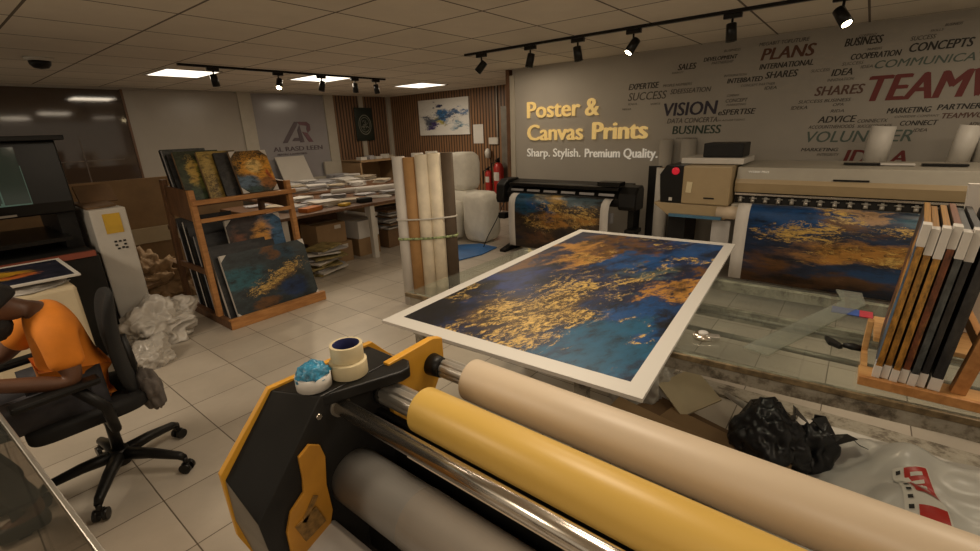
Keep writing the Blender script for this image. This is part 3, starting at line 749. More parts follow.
# low cabinet below the plaque
t = thing('storage_cabinet', 'low open brown cabinet with clutter on top below the round emblem', 'cabinet', (-8.45, 6.5, 0))
b = MB(); b.b2((-8.85, 5.95, 0), (-8.15, 5.99, 1.06)); b.b2((-8.85, 7.0, 0), (-8.15, 7.04, 1.06)); b.b2((-8.85, 5.95, 1.04), (-8.15, 7.04, 1.08)); b.b2((-8.87, 5.95, 0), (-8.85, 7.04, 1.06)); b.b2((-8.85, 5.99, .1), (-8.15, 7.0, .13))
b.build('carcass', 'kraft', t)
MB().b2((-8.84, 5.995, .55), (-8.2, 6.995, .575)).build('shelf', 'kraftdark', t)
MB().b2((-8.84, 6.2, .135), (-8.3, 6.9, .5)).build('back_box', 'dark', t)
for i, (y, w, h, c) in enumerate([(6.15, .16, .06, 'white'), (6.36, .12, .08, 'paper2'), (6.55, .18, .05, 'white'), (6.78, .10, .09, 'white'), (6.93, .08, .06, 'paper3')]):
    tag(MB().box((-8.35, y, 1.08+h/2), (.16, w, h), (0, 0, .1*i)).build('small_box', c, bevel=.003), ['leftmost small white carton on the low cabinet', 'small grey carton on the low cabinet', 'flat white carton in the middle of the low cabinet top', 'tallest white carton on the low cabinet', 'small buff carton at the right end of the low cabinet top'][i], 'box')
tag(MB().b2((-8.86, 5.55, .82), (-8.80, 5.98, 1.08)).build('junction_box', 'frame', bevel=.004), 'cream box on the wall right of the logo glass', 'box')
flat_pic('white_board', 'blank cream board leaning against the logo glass', 'board', [(-8.55, 4.50, .742), (-8.55, 5.12, .742), (-8.80, 5.10, 1.24), (-8.80, 4.50, 1.24)], 'wall_pale', .015)

# fire extinguishers
def extinguisher(x, y, z0, r, h, label):
    t = thing('fire_extinguisher', label, 'fire extinguisher', (x, y, z0), 'fire extinguishers')
    MB().lathe([(r*.9, 0), (r, .02), (r, h*.78), (r*.75, h*.88), (r*.3, h*.93)], (x, y, z0)).build('cylinder', 'red', t)
    MB().lathe([(r*.25, h*.93), (r*.25, h), (r*.1, h*1.02)], (x, y, z0), seg=12).build('valve', 'black', t)
    MB().box((x, y-.03, z0+h*1.02), (.03, .13, .018), (.3, 0, 0)).build('handle', 'black', t)
    MB().tube([(x, y-.02, z0+h*.97), (x-r*1.3, y-.05, z0+h*.9), (x-r*1.35, y-.05, z0+h*.35)], .012, 8).build('hose', 'black', t)
    b = MB(); n = 8
    for k in range(n):
        a0, a1 = -PI/2-.7+1.4*k/n, -PI/2-.7+1.4*(k+1)/n; rr = r*1.012
        b.face([(x+rr*math.cos(a0), y+rr*math.sin(a0), z0+h*.42), (x+rr*math.cos(a1), y+rr*math.sin(a1), z0+h*.42), (x+rr*math.cos(a1), y+rr*math.sin(a1), z0+h*.66), (x+rr*math.cos(a0), y+rr*math.sin(a0), z0+h*.66)])
    b.build('paper_label', 'paper', t)
    return t
extinguisher(-5.85, 7.33, .40, .075, .46, 'smaller red fire extinguisher on the timber wall, left one')
extinguisher(-5.60, 7.33, .35, .10, .68, 'larger red fire extinguisher on the timber wall, right one')
tag(MB().lathe([(.05, 0), (.065, .12), (.03, .18), (.001, .185)], (-5.93, 7.42, 1.06)).build('wall_lamp', 'white'), 'small white cup fitting on the wall above the smaller extinguisher', 'wall fitting')

# wrapped bundles
def bundle(x, y, z, sx, sy, sz, label, seed):
    bm = bmesh.new(); bmesh.ops.create_icosphere(bm, subdivisions=4, radius=1)
    for v in bm.verts:
        d = v.co; p = Vector([math.copysign(abs(c)**.42, c) for c in d])
        k = 1 + .05*noise.noise(d*3+Vector((seed, 0, 0))) + .03*abs(noise.noise(d*9+Vector((0, seed, 0))))
        m_ = max(abs(p.x), abs(p.y))
        v.co = Vector((p.x*sx/2*k*.97, p.y*sy/2*k*.97, p.z*sz/2*(1+.03*noise.noise(d*4+Vector((seed, 2, 0))))))
    zmin = min(v.co.z for v in bm.verts)
    for v in bm.verts: v.co += Vector((x, y, z - zmin))
    for f in bm.faces: f.smooth = True
    me = bpy.data.meshes.new('wrapped_bundle'); bm.to_mesh(me); bm.free(); me.materials.append(M['foam'])
    o = bpy.data.objects.new('wrapped_bundle', me); COL.objects.link(o)
    return tag(o, label, 'bundle', 'white wrapped bundles')
bundle(-4.92, 5.55, 0, .42, .44, .70, 'white wrapped bundle at the back carrying the top one', 1)
bundle(-4.97, 5.58, .68, .44, .42, .60, 'white wrapped bundle lying on top of the pile', 2)
bundle(-4.84, 5.05, 0, .42, .38, .60, 'white wrapped bundle at the front left of the pile', 3)
bundle(-4.33, 5.22, 0, .46, .44, .74, 'white wrapped bundle at the right of the pile beside the black printer', 4)
b = MB()
pts = [(-3.89, 4.11), (-3.80, 4.55), (-3.86, 4.96), (-4.2, 5.0), (-4.38, 4.84), (-4.47, 4.70), (-4.2, 4.35)]
b.prism(pts, .004, .016, 'z'); bs = b.build('blue_sheet', 'blue'); tag(bs, 'blue plastic sheet lying on the floor before the white bundles', 'sheet')

# ------------------------------------------------------------------ long table with papers
def table(name, x0, x1, y0, y1, z, label, legs, top='wooddark', leg='white', th=.035):
    t = thing(name, label, 'table', ((x0+x1)/2, (y0+y1)/2, 0))
    MB().b2((x0, y0, z-th), (x1, y1, z)).build('tabletop', top, t, bevel=.004)
    for (x, y) in legs:
        MB().b2((x-.035, y-.035, 0), (x+.035, y+.035, z-th)).build('leg', leg, t, bevel=.003)
    return t
t = table('work_table', -6.45, -4.93, 2.45, 4.78, .74, 'long brown work table with white legs covered in loose prints', [(-4.98, 3.72), (-6.38, 4.7), (-6.38, 3.72), (-6.38, 2.5), (-4.99, 4.70), (-4.99, 2.52)])
table('work_table', -8.80, -6.7, 3.1, 5.9, .74, 'second brown table of papers behind the first, along the left wall', [(-6.75, 3.2), (-6.75, 5.8), (-8.7, 3.2), (-8.7, 5.8)])
rnd = random.Random(7)
adj = ['thin', 'low', 'flat', 'fanned', 'loose', 'thick', 'neat', 'slanted', 'glossy', 'creased']
spots = []
def clash(x, y, s):
    return any(abs(x-a) < (s+c)/2 and abs(y-b_) < (s+c)/2 for a, b_, c in spots)
n = 0; tries = 0
while n < 58 and tries < 9000:
    tries += 1
    first = n < 24 and tries < 3000
    if first: x, y = rnd.uniform(-6.2, -5.2), rnd.uniform(2.7, 4.55)
    else: x, y = rnd.uniform(-8.3, -6.95), rnd.uniform(3.4, 5.7)
    s = rnd.uniform(.30, .42)
    if clash(x, y, s*.86): continue
    spots.append((x, y, s*.86)); n += 1
    h = rnd.choice([.012, .02, .03, .05, .07]) + (.05 if not first else 0)
    c = rnd.choice(['paper', 'paper', 'paper2', 'paper', 'paper3', 'paper2'])
    b = MB(); zz = .742; layers = max(2, int(h/.010)); a0 = rnd.uniform(-.6, .6)
    for k in range(layers):
        hh = h/layers
        b.box((x+rnd.uniform(-.015, .015), y+rnd.uniform(-.015, .015), zz+hh/2), (s*.66, s*.86, hh*.82), (0, 0, a0+rnd.uniform(-.3, .3)), mi=k % 2 if k < layers-1 else 0)
        zz += hh
    o = b.build('paper_stack', [c, rnd.choice(['paper2', 'paper3', 'paper'])])
    tag(o, 'stack of loose printed papers lying on the %s' % ('front work table among the prints' if first else 'rear table along the left wall'), 'papers', 'paper stacks on the %s table' % ('front' if first else 'rear'))
tag(MB().box((-5.12, 2.95, .765), (.14, .26, .05), (0, 0, .3)).build('tape_box', mat('orange_card', (.5, .16, .03), .6), bevel=.004), 'small orange box at the front edge of the work table', 'box')
tag(MB().box((-5.1, 3.72, .77), (.12, .18, .06), (0, 0, -.2)).build('tool_case', 'black', bevel=.008), 'small black case on the table edge above the white leg', 'case')
tag(MB().box((-5.08, 3.40, .76), (.10, .14, .03), (0, 0, .4)).build('sticker_box', 'label_yellow', bevel=.003), 'small yellow packet at the front edge of the work table', 'packet')
for i, (x, y, l, a) in enumerate([(-5.5, 4.05, .95, 1.25), (-5.33, 4.25, .85, 1.35)]):
    d = Vector((math.cos(a), math.sin(a), 0))*l/2; c = Vector((x, y, .86))
    o = MB().tube([c-d, c+d], .035, 14).build('paper_tube', 'paper'); tag(o, ['nearer white paper tube lying across the table papers', 'farther white paper tube lying on the table papers by the upright rolls'][i], 'tube')

def carton(c, d, rz, mt, label, open_=False, group=None):
    t = thing('cardboard_box', label, 'box', (c[0], c[1], c[2]), group)
    b = MB(); b.box((0, 0, d[2]/2), d); b.build('body', mt, t, local=True, bevel=.004)
    b = MB(); b.box((0, 0, d[2]+.001), (.05, d[1]*1.002, .002)); b.build('tape', 'kraftpale', t, local=True)
    b = MB(); b.box((d[0]/2+.001, d[1]*.22, d[2]*.8), (.002, d[1]*.22, d[2]*.18)); b.build('label', 'paper', t, local=True)
    t.rotation_euler = (0, 0, rz); return t
carton((-5.32, 3.27, 0), (.36, .42, .27), .06, 'kraft', 'brown carton on the floor under the table, carrying another')
carton((-5.36, 3.22, .272), (.38, .42, .26), .0, 'kraft', 'brown open carton stacked on top of another under the table')
carton((-5.34, 3.80, 0), (.30, .34, .24), -.05, 'kraft', 'brown carton on the floor behind the white table leg')
carton((-5.34, 3.80, .242), (.28, .36, .24), .08, 'paper', 'white carton stacked under the table by the leg')
carton((-5.40, 4.40, 0), (.34, .50, .26), .03, 'kraftdark', 'dark brown carton at the right under the table')
carton((-5.95, 3.3, 0), (.40, .8, .55), .0, 'kraftdark', 'big shadowed carton at the back under the table')
b = MB(); rnd = random.Random(3)
for k in range(9): b.box((-5.38+rnd.uniform(-.04, .04), 4.40+rnd.uniform(-.05, .05), .275+k*.032), (.30, .46, .022), (rnd.uniform(-.03, .03), rnd.uniform(-.03, .03), rnd.uniform(-.3, .3)), mi=k % 3)
tag(b.build('magazine_pile', ['paper', 'paper2', 'kraftdark']), 'untidy pile of magazines on the dark carton under the table', 'magazines')
b = MB()
for k in range(12): b.box((-4.98+rnd.uniform(-.05, .05), 2.93+rnd.uniform(-.05, .05), .02+k*.027), (.28, .40, .02), (rnd.uniform(-.06, .06), rnd.uniform(-.06, .06), rnd.uniform(-.5, .5)), mi=k % 4)
tag(b.build('magazine_pile', ['magazine', 'paper', 'paper2', 'magazine']), 'pile of colourful magazines on the floor at the end of the rack', 'magazines')

# ------------------------------------------------------------------ upright rolls tied with bands
def roll_up(px, py, h, r, mt, label, name='paper_roll', r2=None):
    b = MB(); b.ring_roll(r, r2 or r*.62, .001, h, (px, py, 0), mi=0, mi2=1)
    return tag(b.build(name, [mt, 'kraftdark']), label, 'roll', 'rolls tied together upright')
rtv = Vector((.778, .628, 0)); fwv = Vector((-.628, .778, 0))
M['umber'] = mat('umber_roll', (.075, .05, .03), .7)
M['kraftroll'] = mat('kraft_roll', (.38, .21, .08), .7)
M['rollcream'] = mat('bright_cream_roll', (.70, .62, .48), .6)
base = Vector((-3.27, 2.80, 0))
RB = [(0.0, .00, .058, 1.40, 'paper', 'grey white roll at the left of the tied group'), (.100, -.02, .060, 1.39, 'kraftroll', 'brown kraft paper roll in the tied group'),
      (.210, -.04, .060, 1.41, 'rollcream', 'cream roll in the middle of the tied group'), (.322, -.03, .062, 1.42, 'rollcream', 'cream roll beside the dark one in the tied group'),
      (.432, .0, .060, 1.42, 'umber', 'darkest brown roll at the right of the tied group'), (.16, .10, .056, 1.42, 'paper', 'white roll at the back of the tied group, left one'), (.29, .10, .056, 1.43, 'paper', 'white roll at the back of the tied group, right one')]
cs = []
for (a, bb, r, h, m_, l) in RB:
    p = base + rtv*a + fwv*bb; cs.append((p, r)); roll_up(p.x, p.y, h, r, m_, l)
def hull(points):
    pts = sorted(set((round(p[0], 4), round(p[1], 4)) for p in points))
    def half(ps):
        h = []
        for p in ps:
            while len(h) > 1 and (h[-1][0]-h[-2][0])*(p[1]-h[-2][1])-(h[-1][1]-h[-2][1])*(p[0]-h[-2][0]) <= 0: h.pop()
            h.append(p)
        return h[:-1]
    return half(pts)+half(pts[::-1])
hp = hull([(p.x+(r+.003)*math.cos(k*PI/10), p.y+(r+.003)*math.sin(k*PI/10)) for p, r in cs for k in range(20)])
for z, w, m_, l in ((.84, .014, 'white', 'thin white strap round the upright rolls, upper one'), (.66, .022, 'greenstrap', 'green patterned strap round the upright rolls, lower one')):
    if m_ == 'greenstrap': M[m_] = mat('green_strap', (.28, .34, .16), .5, var=.9, scale=40)
    b = MB(); cxm = sum(p[0] for p in hp)/len(hp); cym = sum(p[1] for p in hp)/len(hp)
    inner = hp; outer = [(cxm+(p[0]-cxm)*1.012, cym+(p[1]-cym)*1.03) for p in hp]
    tilt = lambda p: (p[0]-cxm)*.04
    b.rings([[(p[0], p[1], z-w/2+tilt(p)) for p in outer], [(p[0], p[1], z+w/2+tilt(p)) for p in outer]], caps=False)
    tag(b.build('strap', m_, solid=.003), l, 'strap')

# ------------------------------------------------------------------ wooden display rack with canvases
rk = thing('display_rack', 'two tier wooden display rack full of canvases', 'rack', (-4.6, 1.9, 0))
for y in (1.47, 2.33):
    MB().tube([(-4.36, y, .0), (-4.40, y, 1.20)], .001, 4) if 0 else None
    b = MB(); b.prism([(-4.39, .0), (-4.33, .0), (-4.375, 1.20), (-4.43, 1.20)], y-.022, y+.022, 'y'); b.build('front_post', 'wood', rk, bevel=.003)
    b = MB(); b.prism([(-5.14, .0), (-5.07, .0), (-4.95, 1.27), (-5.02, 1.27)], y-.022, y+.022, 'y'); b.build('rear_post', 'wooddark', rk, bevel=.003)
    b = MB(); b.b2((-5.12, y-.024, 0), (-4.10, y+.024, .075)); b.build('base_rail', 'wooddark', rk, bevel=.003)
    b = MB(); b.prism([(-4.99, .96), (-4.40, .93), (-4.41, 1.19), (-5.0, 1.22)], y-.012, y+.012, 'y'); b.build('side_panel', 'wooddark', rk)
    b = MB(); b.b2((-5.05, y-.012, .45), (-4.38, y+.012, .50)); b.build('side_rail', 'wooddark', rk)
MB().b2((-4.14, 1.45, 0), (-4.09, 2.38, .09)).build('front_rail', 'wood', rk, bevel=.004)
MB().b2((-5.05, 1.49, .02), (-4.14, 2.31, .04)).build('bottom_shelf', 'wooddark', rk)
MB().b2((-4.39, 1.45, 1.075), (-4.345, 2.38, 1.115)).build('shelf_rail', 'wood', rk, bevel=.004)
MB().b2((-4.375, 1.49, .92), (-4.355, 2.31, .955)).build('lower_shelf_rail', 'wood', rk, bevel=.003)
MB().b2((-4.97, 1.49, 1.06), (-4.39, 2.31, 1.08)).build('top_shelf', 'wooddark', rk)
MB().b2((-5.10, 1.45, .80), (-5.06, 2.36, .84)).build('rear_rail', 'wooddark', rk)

def canvas(y0, y1, xb, zb, xt, zt, mt, label, th=.035, side='paper', group='canvases on the wooden rack', corner=True, horiz=0):
    """a stretched canvas standing across the rack, bottom edge at (xb, zb) and top edge at (xt, zt)"""
    c = [Vector((xb, y0, zb)), Vector((xb, y1, zb)), Vector((xt, y1, zt)), Vector((xt, y0, zt))]
    n = (c[1]-c[0]).cross(c[3]-c[0]).normalized()
    t = thing('canvas_print', label, 'canvas', tuple((c[0]+c[1])/2), group)
    b = MB(); b.face([p+n*.0015 for p in c], 0, [(0, 0), (1, 0), (1, 1), (0, 1)]); b.build('picture', mt, t)
    b = MB(); k = [p-n*th for p in c]
    vs = [b.bm.verts.new(p) for p in c+k]
    for q in ((0, 1, 2, 3), (7, 6, 5, 4), (1, 0, 4, 5), (2, 1, 5, 6), (3, 2, 6, 7), (0, 3, 7, 4)): b.bm.faces.new([vs[i] for i in q])
    b.build('stretcher', side, t, bevel=.004)
    if corner:
        for i in range(4):
            u = (c[(i+1) % 4]-c[i]).normalized()*.06; w = (c[(i-1) % 4]-c[i]).normalized()*.06
            b = MB(); q = [c[i]+n*.003, c[i]+u+n*.003, c[i]+w+n*.003]; b.face(q); b.build('corner_guard', 'paper', t)
    return t
# lower tier
canvas(1.555, 2.355, -4.17, .045, -4.33, .615, 'art_blue_canvas', 'dark blue canvas with a gold seam at the front of the rack')
canvas(1.515, 2.10, -4.25, .045, -4.415, .66, 'art_dark', 'canvas just behind the dark blue one, white edge showing', side='paper', corner=False, th=.045)
canvas(1.50, 2.05, -4.33, .045, -4.48, .68, 'art_dark', 'canvas second behind the dark blue one', side='paper', corner=False, th=.045)
canvas(1.73, 2.25, -4.42, .35, -4.52, .885, 'art_horse', 'canvas with a glowing orange and blue dusk scene on the lower tier')
for i, (x, y0, h, m_) in enumerate([(-4.56, 1.51, .72, 'paper2'), (-4.64, 1.50, .80, 'black'), (-4.72, 1.50, .84, 'paper'), (-4.80, 1.51, .78, 'black'), (-4.88, 1.50, .86, 'paper2')]):
    canvas(y0, 2.2 - .05*i, x, .045, x-.12, .045+h, 'art_dark', ['grey edged canvas behind the dusk scene', 'black edged canvas on the lower tier, nearer one', 'tall white edged canvas on the lower tier', 'black edged canvas on the lower tier, farther one', 'grey edged canvas at the rear of the lower tier'][i], side=m_, corner=False, th=.03)
# upper tier
canvas(1.905, 2.245, -4.41, 1.118, -4.56, 1.49, 'art_sunset', 'square canvas with a golden sunset and blue water on the upper tier', side='kraftdark')
canvas(1.80, 2.12, -4.50, 1.085, -4.63, 1.485, 'art_dark', 'black canvas left of the sunset one on the upper tier', side='black', corner=False)
canvas(1.685, 2.02, -4.565, 1.085, -4.695, 1.50, 'art_yellow', 'canvas with a bright yellow strip on the upper tier', side='kraftdark', corner=False)
canvas(1.525, 1.90, -4.64, 1.085, -4.77, 1.51, 'art_forest', 'green forest canvas on the upper tier', side='kraftdark', corner=False)
canvas(1.50, 1.85, -4.72, 1.085, -4.85, 1.49, 'art_dark', 'dark canvas behind the green forest one', side='black', corner=False)
canvas(1.495, 1.85, -4.79, 1.085, -4.92, 1.53, 'art_grey', 'grey canvas at the rear of the upper tier', side='paper2', corner=False)
canvas(1.50, 1.83, -4.86, 1.085, -4.99, 1.53, 'art_dark', 'rearmost black canvas of the upper tier', side='black', corner=False)
# ------------------------------------------------------------------ black wide-format printer on its stand
p1 = thing('wide_printer', 'black wide format printer on a leg stand under the gold sign', 'printer', (-2.85, 5.2, 0))
b = MB()  # body: long rounded box, profile in (Y,z)
prof = [(4.99, .70), (4.95, .74), (4.95, .80), (5.03, .86), (5.10, .93), (5.35, .95), (5.42, .88), (5.42, .70)]
prof = [(min(y, 5.26), z) for y, z in prof]; b.prism(prof, -3.74, -2.02, 'x'); b.build('body', 'black', p1, bevel=.008)
MB().b2((-3.62, 4.955, .885), (-2.10, 5.10, .925)).build('front_lid', 'blackgloss', p1, bevel=.006)
b = MB(); b.prism([(4.90, .66), (4.88, .72), (4.90, .90), (5.0, .965), (5.24, .97), (5.28, .9), (5.28, .66)], -3.79, -3.66, 'x'); b.build('end_housing', 'black', p1, bevel=.012)
b = MB(); b.prism([(4.96, .67), (4.93, .72), (4.95, .86), (5.02, .93), (5.16, .945), (5.20, .9), (5.20, .67)], -2.10, -1.89, 'x'); b.build('end_housing', 'black', p1, bevel=.02)
MB().b2((-2.35, 4.93, .935), (-2.08, 5.10, .985)).build('control_panel', 'blackgloss', p1, bevel=.008)
for k in range(6):
    x = -3.50 + k*.25
    MB().box((x, 4.975, .835), (.19, .01, .028), (-.5, 0, 0)).build('cover_label', 'paper2', p1)
for x in (-3.66, -2.00):
    MB().b2((x-.035, 5.10, .06), (x+.035, 5.30, .70)).build('leg', 'black', p1, bevel=.006)
    b = MB(); b.prism([(4.82, 0), (4.82, .035), (5.10, .09), (5.30, .09), (5.56, .035), (5.56, 0)], x-.045, x+.045, 'x'); b.build('foot', 'black', p1, bevel=.006)
MB().b2((-3.66, 5.17, .22), (-2.0, 5.23, .28)).build('cross_bar', 'black', p1, bevel=.004)
MB().b2((-3.85, 5.0, .42), (-3.74, 5.12, .50)).build('roll_holder', 'black', p1, bevel=.006)
MB().b2((-2.02, 4.98, .40), (-1.90, 5.2, .45)).build('roll_holder', 'black', p1, bevel=.006)
MB().b2((-2.25, 5.02, .50), (-2.18, 5.04, .62)).build('tag_plate', 'paper2', p1)
cord = MB().tube([(-3.80, 5.1, .66), (-3.88, 5.0, .40), (-3.98, 4.9, .15), (-4.02, 4.86, .02)], .006, 6); tag(cord.build('power_cord', 'black'), 'thin black cable hanging from the left end of the black printer', 'cable')

def drape(name, label, xs, prof, mt, margins):
    """a long print coming out of a printer; prof = [(Y, z)] from the slot downwards, margins = bare paper strips at the two sides"""
    t = thing(name, label, 'print', ((xs[0]+xs[1])/2, prof[0][0], prof[-1][1]))
    L = [0]
    for a, c in zip(prof[:-1], prof[1:]): L.append(L[-1]+math.hypot(c[0]-a[0], c[1]-a[1]))
    def strip(nm, x0, x1, m_, wob=0, lift=0):
        b = MB()
        for i in range(len(prof)-1):
            (ya, za), (yb, zb) = prof[i], prof[i+1]
            v0, v1 = 1-L[i]/L[-1], 1-L[i+1]/L[-1]
            f = b.face([(x0, yb-lift, zb), (x1, yb-lift, zb), (x1, ya-lift, za), (x0, ya-lift, za)], 0, [(0, v1), (1, v1), (1, v0), (0, v0)], True)
        bmesh.ops.remove_doubles(b.bm, verts=b.bm.verts, dist=1e-5)
        return b.build(nm, m_, t, solid=.0015)
    strip('printed_area', xs[0]+margins[0], xs[1]-margins[1], mt)
    strip('paper_margin', xs[0], xs[0]+margins[0], 'paper'); strip('paper_margin', xs[1]-margins[1], xs[1], 'paper')
    return t
drape('printed_banner', 'blue and gold print hanging out of the black printer', (-3.54, -2.15), [(4.96, .80), (4.90, .785), (4.85, .75), (4.825, .68), (4.82, .58), (4.82, .42), (4.825, .28), (4.835, .12)], 'art_left_print', (.10, .10))

# things between the two printers
tag(MB().b2((-1.95, 5.45, 0), (-1.81, 5.50, 1.13)).build('black_board', 'black', bevel=.003), 'narrow black board standing right of the black printer', 'board')
def vroll(x, y, z, r, h, m_, label, lean=0, group=None):
    b = MB(); b.ring_roll(r, r*.6, 0, h, (0, 0, 0), mi=0, mi2=1); o = b.build('paper_roll', [m_, 'kraftdark']); o.location = (x, y, z); o.rotation_euler = (0, lean, 0)
    return tag(o, label, 'roll', group)
vroll(-1.755, 5.38, 0, .075, 1.12, 'white', 'white roll standing beside the narrow black board')
vroll(-1.56, 5.36, 0, .075, 1.06, 'white', 'second white roll from the black board, partly behind the beige printer')
vroll(-1.83, 5.64, 0, .075, 1.42, 'wall', 'tall grey roll against the wall behind the black board')
vroll(-1.58, 5.64, 0, .08, 1.42, 'wall', 'tall grey roll against the wall at the left of the beige printer')

# ------------------------------------------------------------------ large beige roll printer
p2 = thing('wide_printer', 'large beige and grey roll printer with black control panel along the lettered wall', 'printer', (.3, 4.9, 0))
XE = 2.2
b = MB(); b.prism([(4.70, .98), (4.66, 1.07), (4.70, 1.20), (5.30, 1.22), (5.34, .98)], -.87, XE, 'x'); b.build('top_cover', 'beigetop', p2, bevel=.006)
b = MB(); b.prism([(4.66, .985), (4.645, 1.065), (4.66, 1.10), (4.70, 1.10), (4.70, .985)], -.87, XE, 'x'); b.build('front_strip', 'beige', p2)
MB().b2((-.87, 4.72, .86), (XE, 5.2, .98)).build('print_slot', 'dark', p2)
MB().b2((-.87, 4.60, .84), (XE, 5.30, .88)).build('platen', 'beigetop', p2, bevel=.003)
MB().b2((-.87, 4.685, .955), (XE, 4.715, .972)).build('slot_rail', 'chrome', p2)
for k in range(30):
    x = -.82+k*.1
    b = MB(); b.tube([(x-.015, 4.70, .905), (x+.015, 4.70, .905)], .016, 10); b.tube([(x-.03, 4.72, .925), (x+.03, 4.72, .925)], .007, 6); b.b2((x-.01, 4.70, .905), (x+.01, 4.74, .94)); b.build('pinch_roller', 'alu', p2)
MB().b2((-.16, 4.655, 1.105), (.07, 4.665, 1.118)).build('handle_slot', 'black', p2)
text_mesh('maker_lettering', 'W5800 PRO', 'silver', (-.78, 4.684, 1.155), FX, FZ, .16, .016, depth=.002, parent=p2)
# head housing
MB().b2((-1.30, 4.55, .865), (-.885, 5.25, 1.215)).build('head_cover', 'beige', p2, bevel=.012)
b = MB(); b.prism([(-1.50, .865), (-1.285, .865), (-1.285, 1.22), (-1.46, 1.22), (-1.52, 1.13)], 4.56, 5.2, 'y'); b.build('control_panel', 'blackgloss', p2, bevel=.008)
MB().lathe([(.035, 0), (.035, -.012), (.02, -.016)], (-1.37, 4.558, 1.165), 'y', 16).build('red_button', 'redlight', p2)
MB().box((-1.40, 4.555, .90), (.03, .008, .03)).build('button', 'white', p2)
MB().box((-1.235, 4.545, 1.02), (.05, .006, .10), (0, .08, 0)).build('sticker', 'tape', p2)
MB().b2((-1.10, 4.543, .92), (-1.01, 4.552, .933)).build('cover_slot', 'black', p2)
b = MB(); b.prism([(-1.56, .862), (-.90, .862), (-.90, .735), (-1.42, .74), (-1.56, .84)], 4.57, 5.2, 'y'); b.build('lower_cover', 'beige', p2, bevel=.01)
MB().b2((-1.40, 4.535, .735), (-.93, 4.565, .762)).build('blue_strip', 'bluestrip', p2)
MB().b2((-1.45, 4.70, .05), (-1.28, 5.1, .74)).build('leg', 'black', p2, bevel=.006)
MB().b2((1.6, 4.70, .05), (1.8, 5.1, .84)).build('leg', 'black', p2, bevel=.006)
MB().b2((-1.48, 4.5, 0), (-1.25, 5.3, .05)).build('foot', 'black', p2, bevel=.006)
MB().b2((1.57, 4.5, 0), (1.83, 5.3, .05)).build('foot', 'black', p2, bevel=.006)
MB().b2((-1.28, 4.92, .30), (1.6, 4.98, .38)).build('cross_bar', 'greysheet', p2, bevel=.004)
MB().b2((-1.02, 4.62, .45), (-.86, 4.8, .72)).build('tension_panel', 'filmgrey', p2, bevel=.004)
MB().tube([(-.98, 4.60, .80), (-.70, 4.60, .80)], .06, 18).build('feed_roll', 'creamroll', p2)
drape('printed_banner', 'wide blue and gold print hanging out of the beige printer', (-.795, 1.25), [(4.60, .895), (4.55, .90), (4.51, .885), (4.475, .84), (4.455, .75), (4.45, .6), (4.45, .45), (4.45, .24)], 'art_right_print', (.10, .06))
# what stands on it
t = tag(MB().b2((-1.37, 4.70, 1.222), (-.83, 5.20, 1.275)).build('white_tray', 'white', bevel=.006), 'flat white tray lying on the head of the beige printer', 'tray')
tag(MB().b2((-1.20, 4.78, 1.277), (-.86, 5.10, 1.405)).build('black_case', 'black', bevel=.008), 'black case standing on the white tray', 'case')
for x, y, r, h, l, lab in [(.08, 5.30, .085, .30, .06, 'white roll standing on the beige printer between ID and A'), (.60, 5.30, .07, .29, .1, 'white roll leaning on the beige printer under the word CONNECT'), (.80, 5.35, .12, .30, .02, 'wide white roll at the right end of the beige printer')]:
    vroll(x, y, 1.212, r, h, 'white', lab, l, 'white rolls on the beige printer')
for i, (x, w) in enumerate([(-.0, .24), (.22, .22), (.50, .26)]):
    tag(MB().b2((x-w/2, 4.93, 1.215), (x+w/2, 5.02, 1.228)).build('flat_bar', 'black' if i != 1 else 'paper'), ['black flat bar before the left white roll on the beige printer', 'white flat bar between the black ones on the beige printer', 'black flat bar before the leaning roll on the beige printer'][i], 'bar')

# ------------------------------------------------------------------ glass cutting table
TZ = .80
gt = thing('glass_table', 'large glass cutting table with a stained grey frame', 'table', (0, 2.1, 0))
TX0, TX1, TY0, TY1 = -1.775, 1.5, 1.60, 2.60
RT = lambda x: (x+.43)*.075      # the front edge runs slightly askew to the room
def skewbox(name, x0, x1, y0, y1, z0, z1, m_, bevel=0):
    b = MB(); b.prism([(x0, y0+RT(x0)), (x1, y0+RT(x1)), (x1, y1+(RT(x1) if y1 < 2 else 0)), (x0, y1+(RT(x0) if y1 < 2 else 0))], z0, z1, 'z')
    return b.build(name, m_, gt, bevel=bevel)
M['trimwood'] = mat('worn_brown_trim', (.16, .115, .06), .5, var=.6, scale=30)
skewbox('glass_top', TX0, TX1, TY0-.005, TY1, TZ-.012, TZ-.002, 'glass', .002)
skewbox('front_trim', TX0, TX1, TY0-.018, TY0-.006, TZ-.022, TZ-.001, 'trimwood', .002)
skewbox('front_apron', TX0+.02, TX1, TY0-.004, TY0+.05, TZ-.072, TZ-.023, 'stained')
MB().b2((TX0+.02, TY1-.04, TZ-.06), (TX1, TY1, TZ-.014)).build('rear_apron', 'stained', gt)
b = MB(); b.prism([(-1.76, 1.50), (-.78, 1.56), (-.78, 1.61), (-1.76, 1.55)], .56, .62, 'z'); b.build('side_rail', 'stained', gt)
for x in (-1.73, -.80, 1.42):
    for y in (TY0+.03+RT(x), TY1-.03):
        MB().b2((x-.03, y-.02, 0), (x+.03, y+.02, TZ-.075)).build('leg', 'stained', gt)
MB().tube([(-.8, 2.30, .60), (1.38, 2.30, .60)], .014, 8).build('rod', 'greysheet', gt)
MB().tube([(-.8, 2.42, .66), (1.38, 2.42, .66)], .010, 8).build('rod', 'greysheet', gt)
MB().b2((-.84, 2.50, .60), (1.40, 2.53, .66)).build('rear_rail', 'stained', gt)
tag(MB().b2((-.95, 2.74, 0), (1.5, 2.875, .02)).build('floor_board', 'stained'), 'stained grey board lying on the floor tiles under the glass table', 'board')
tag(MB().b2((-.98, 3.03, 0), (1.5, 3.20, .03)).build('floor_board', 'stained'), 'stained grey board on the floor farther under the glass table, behind the other', 'board')

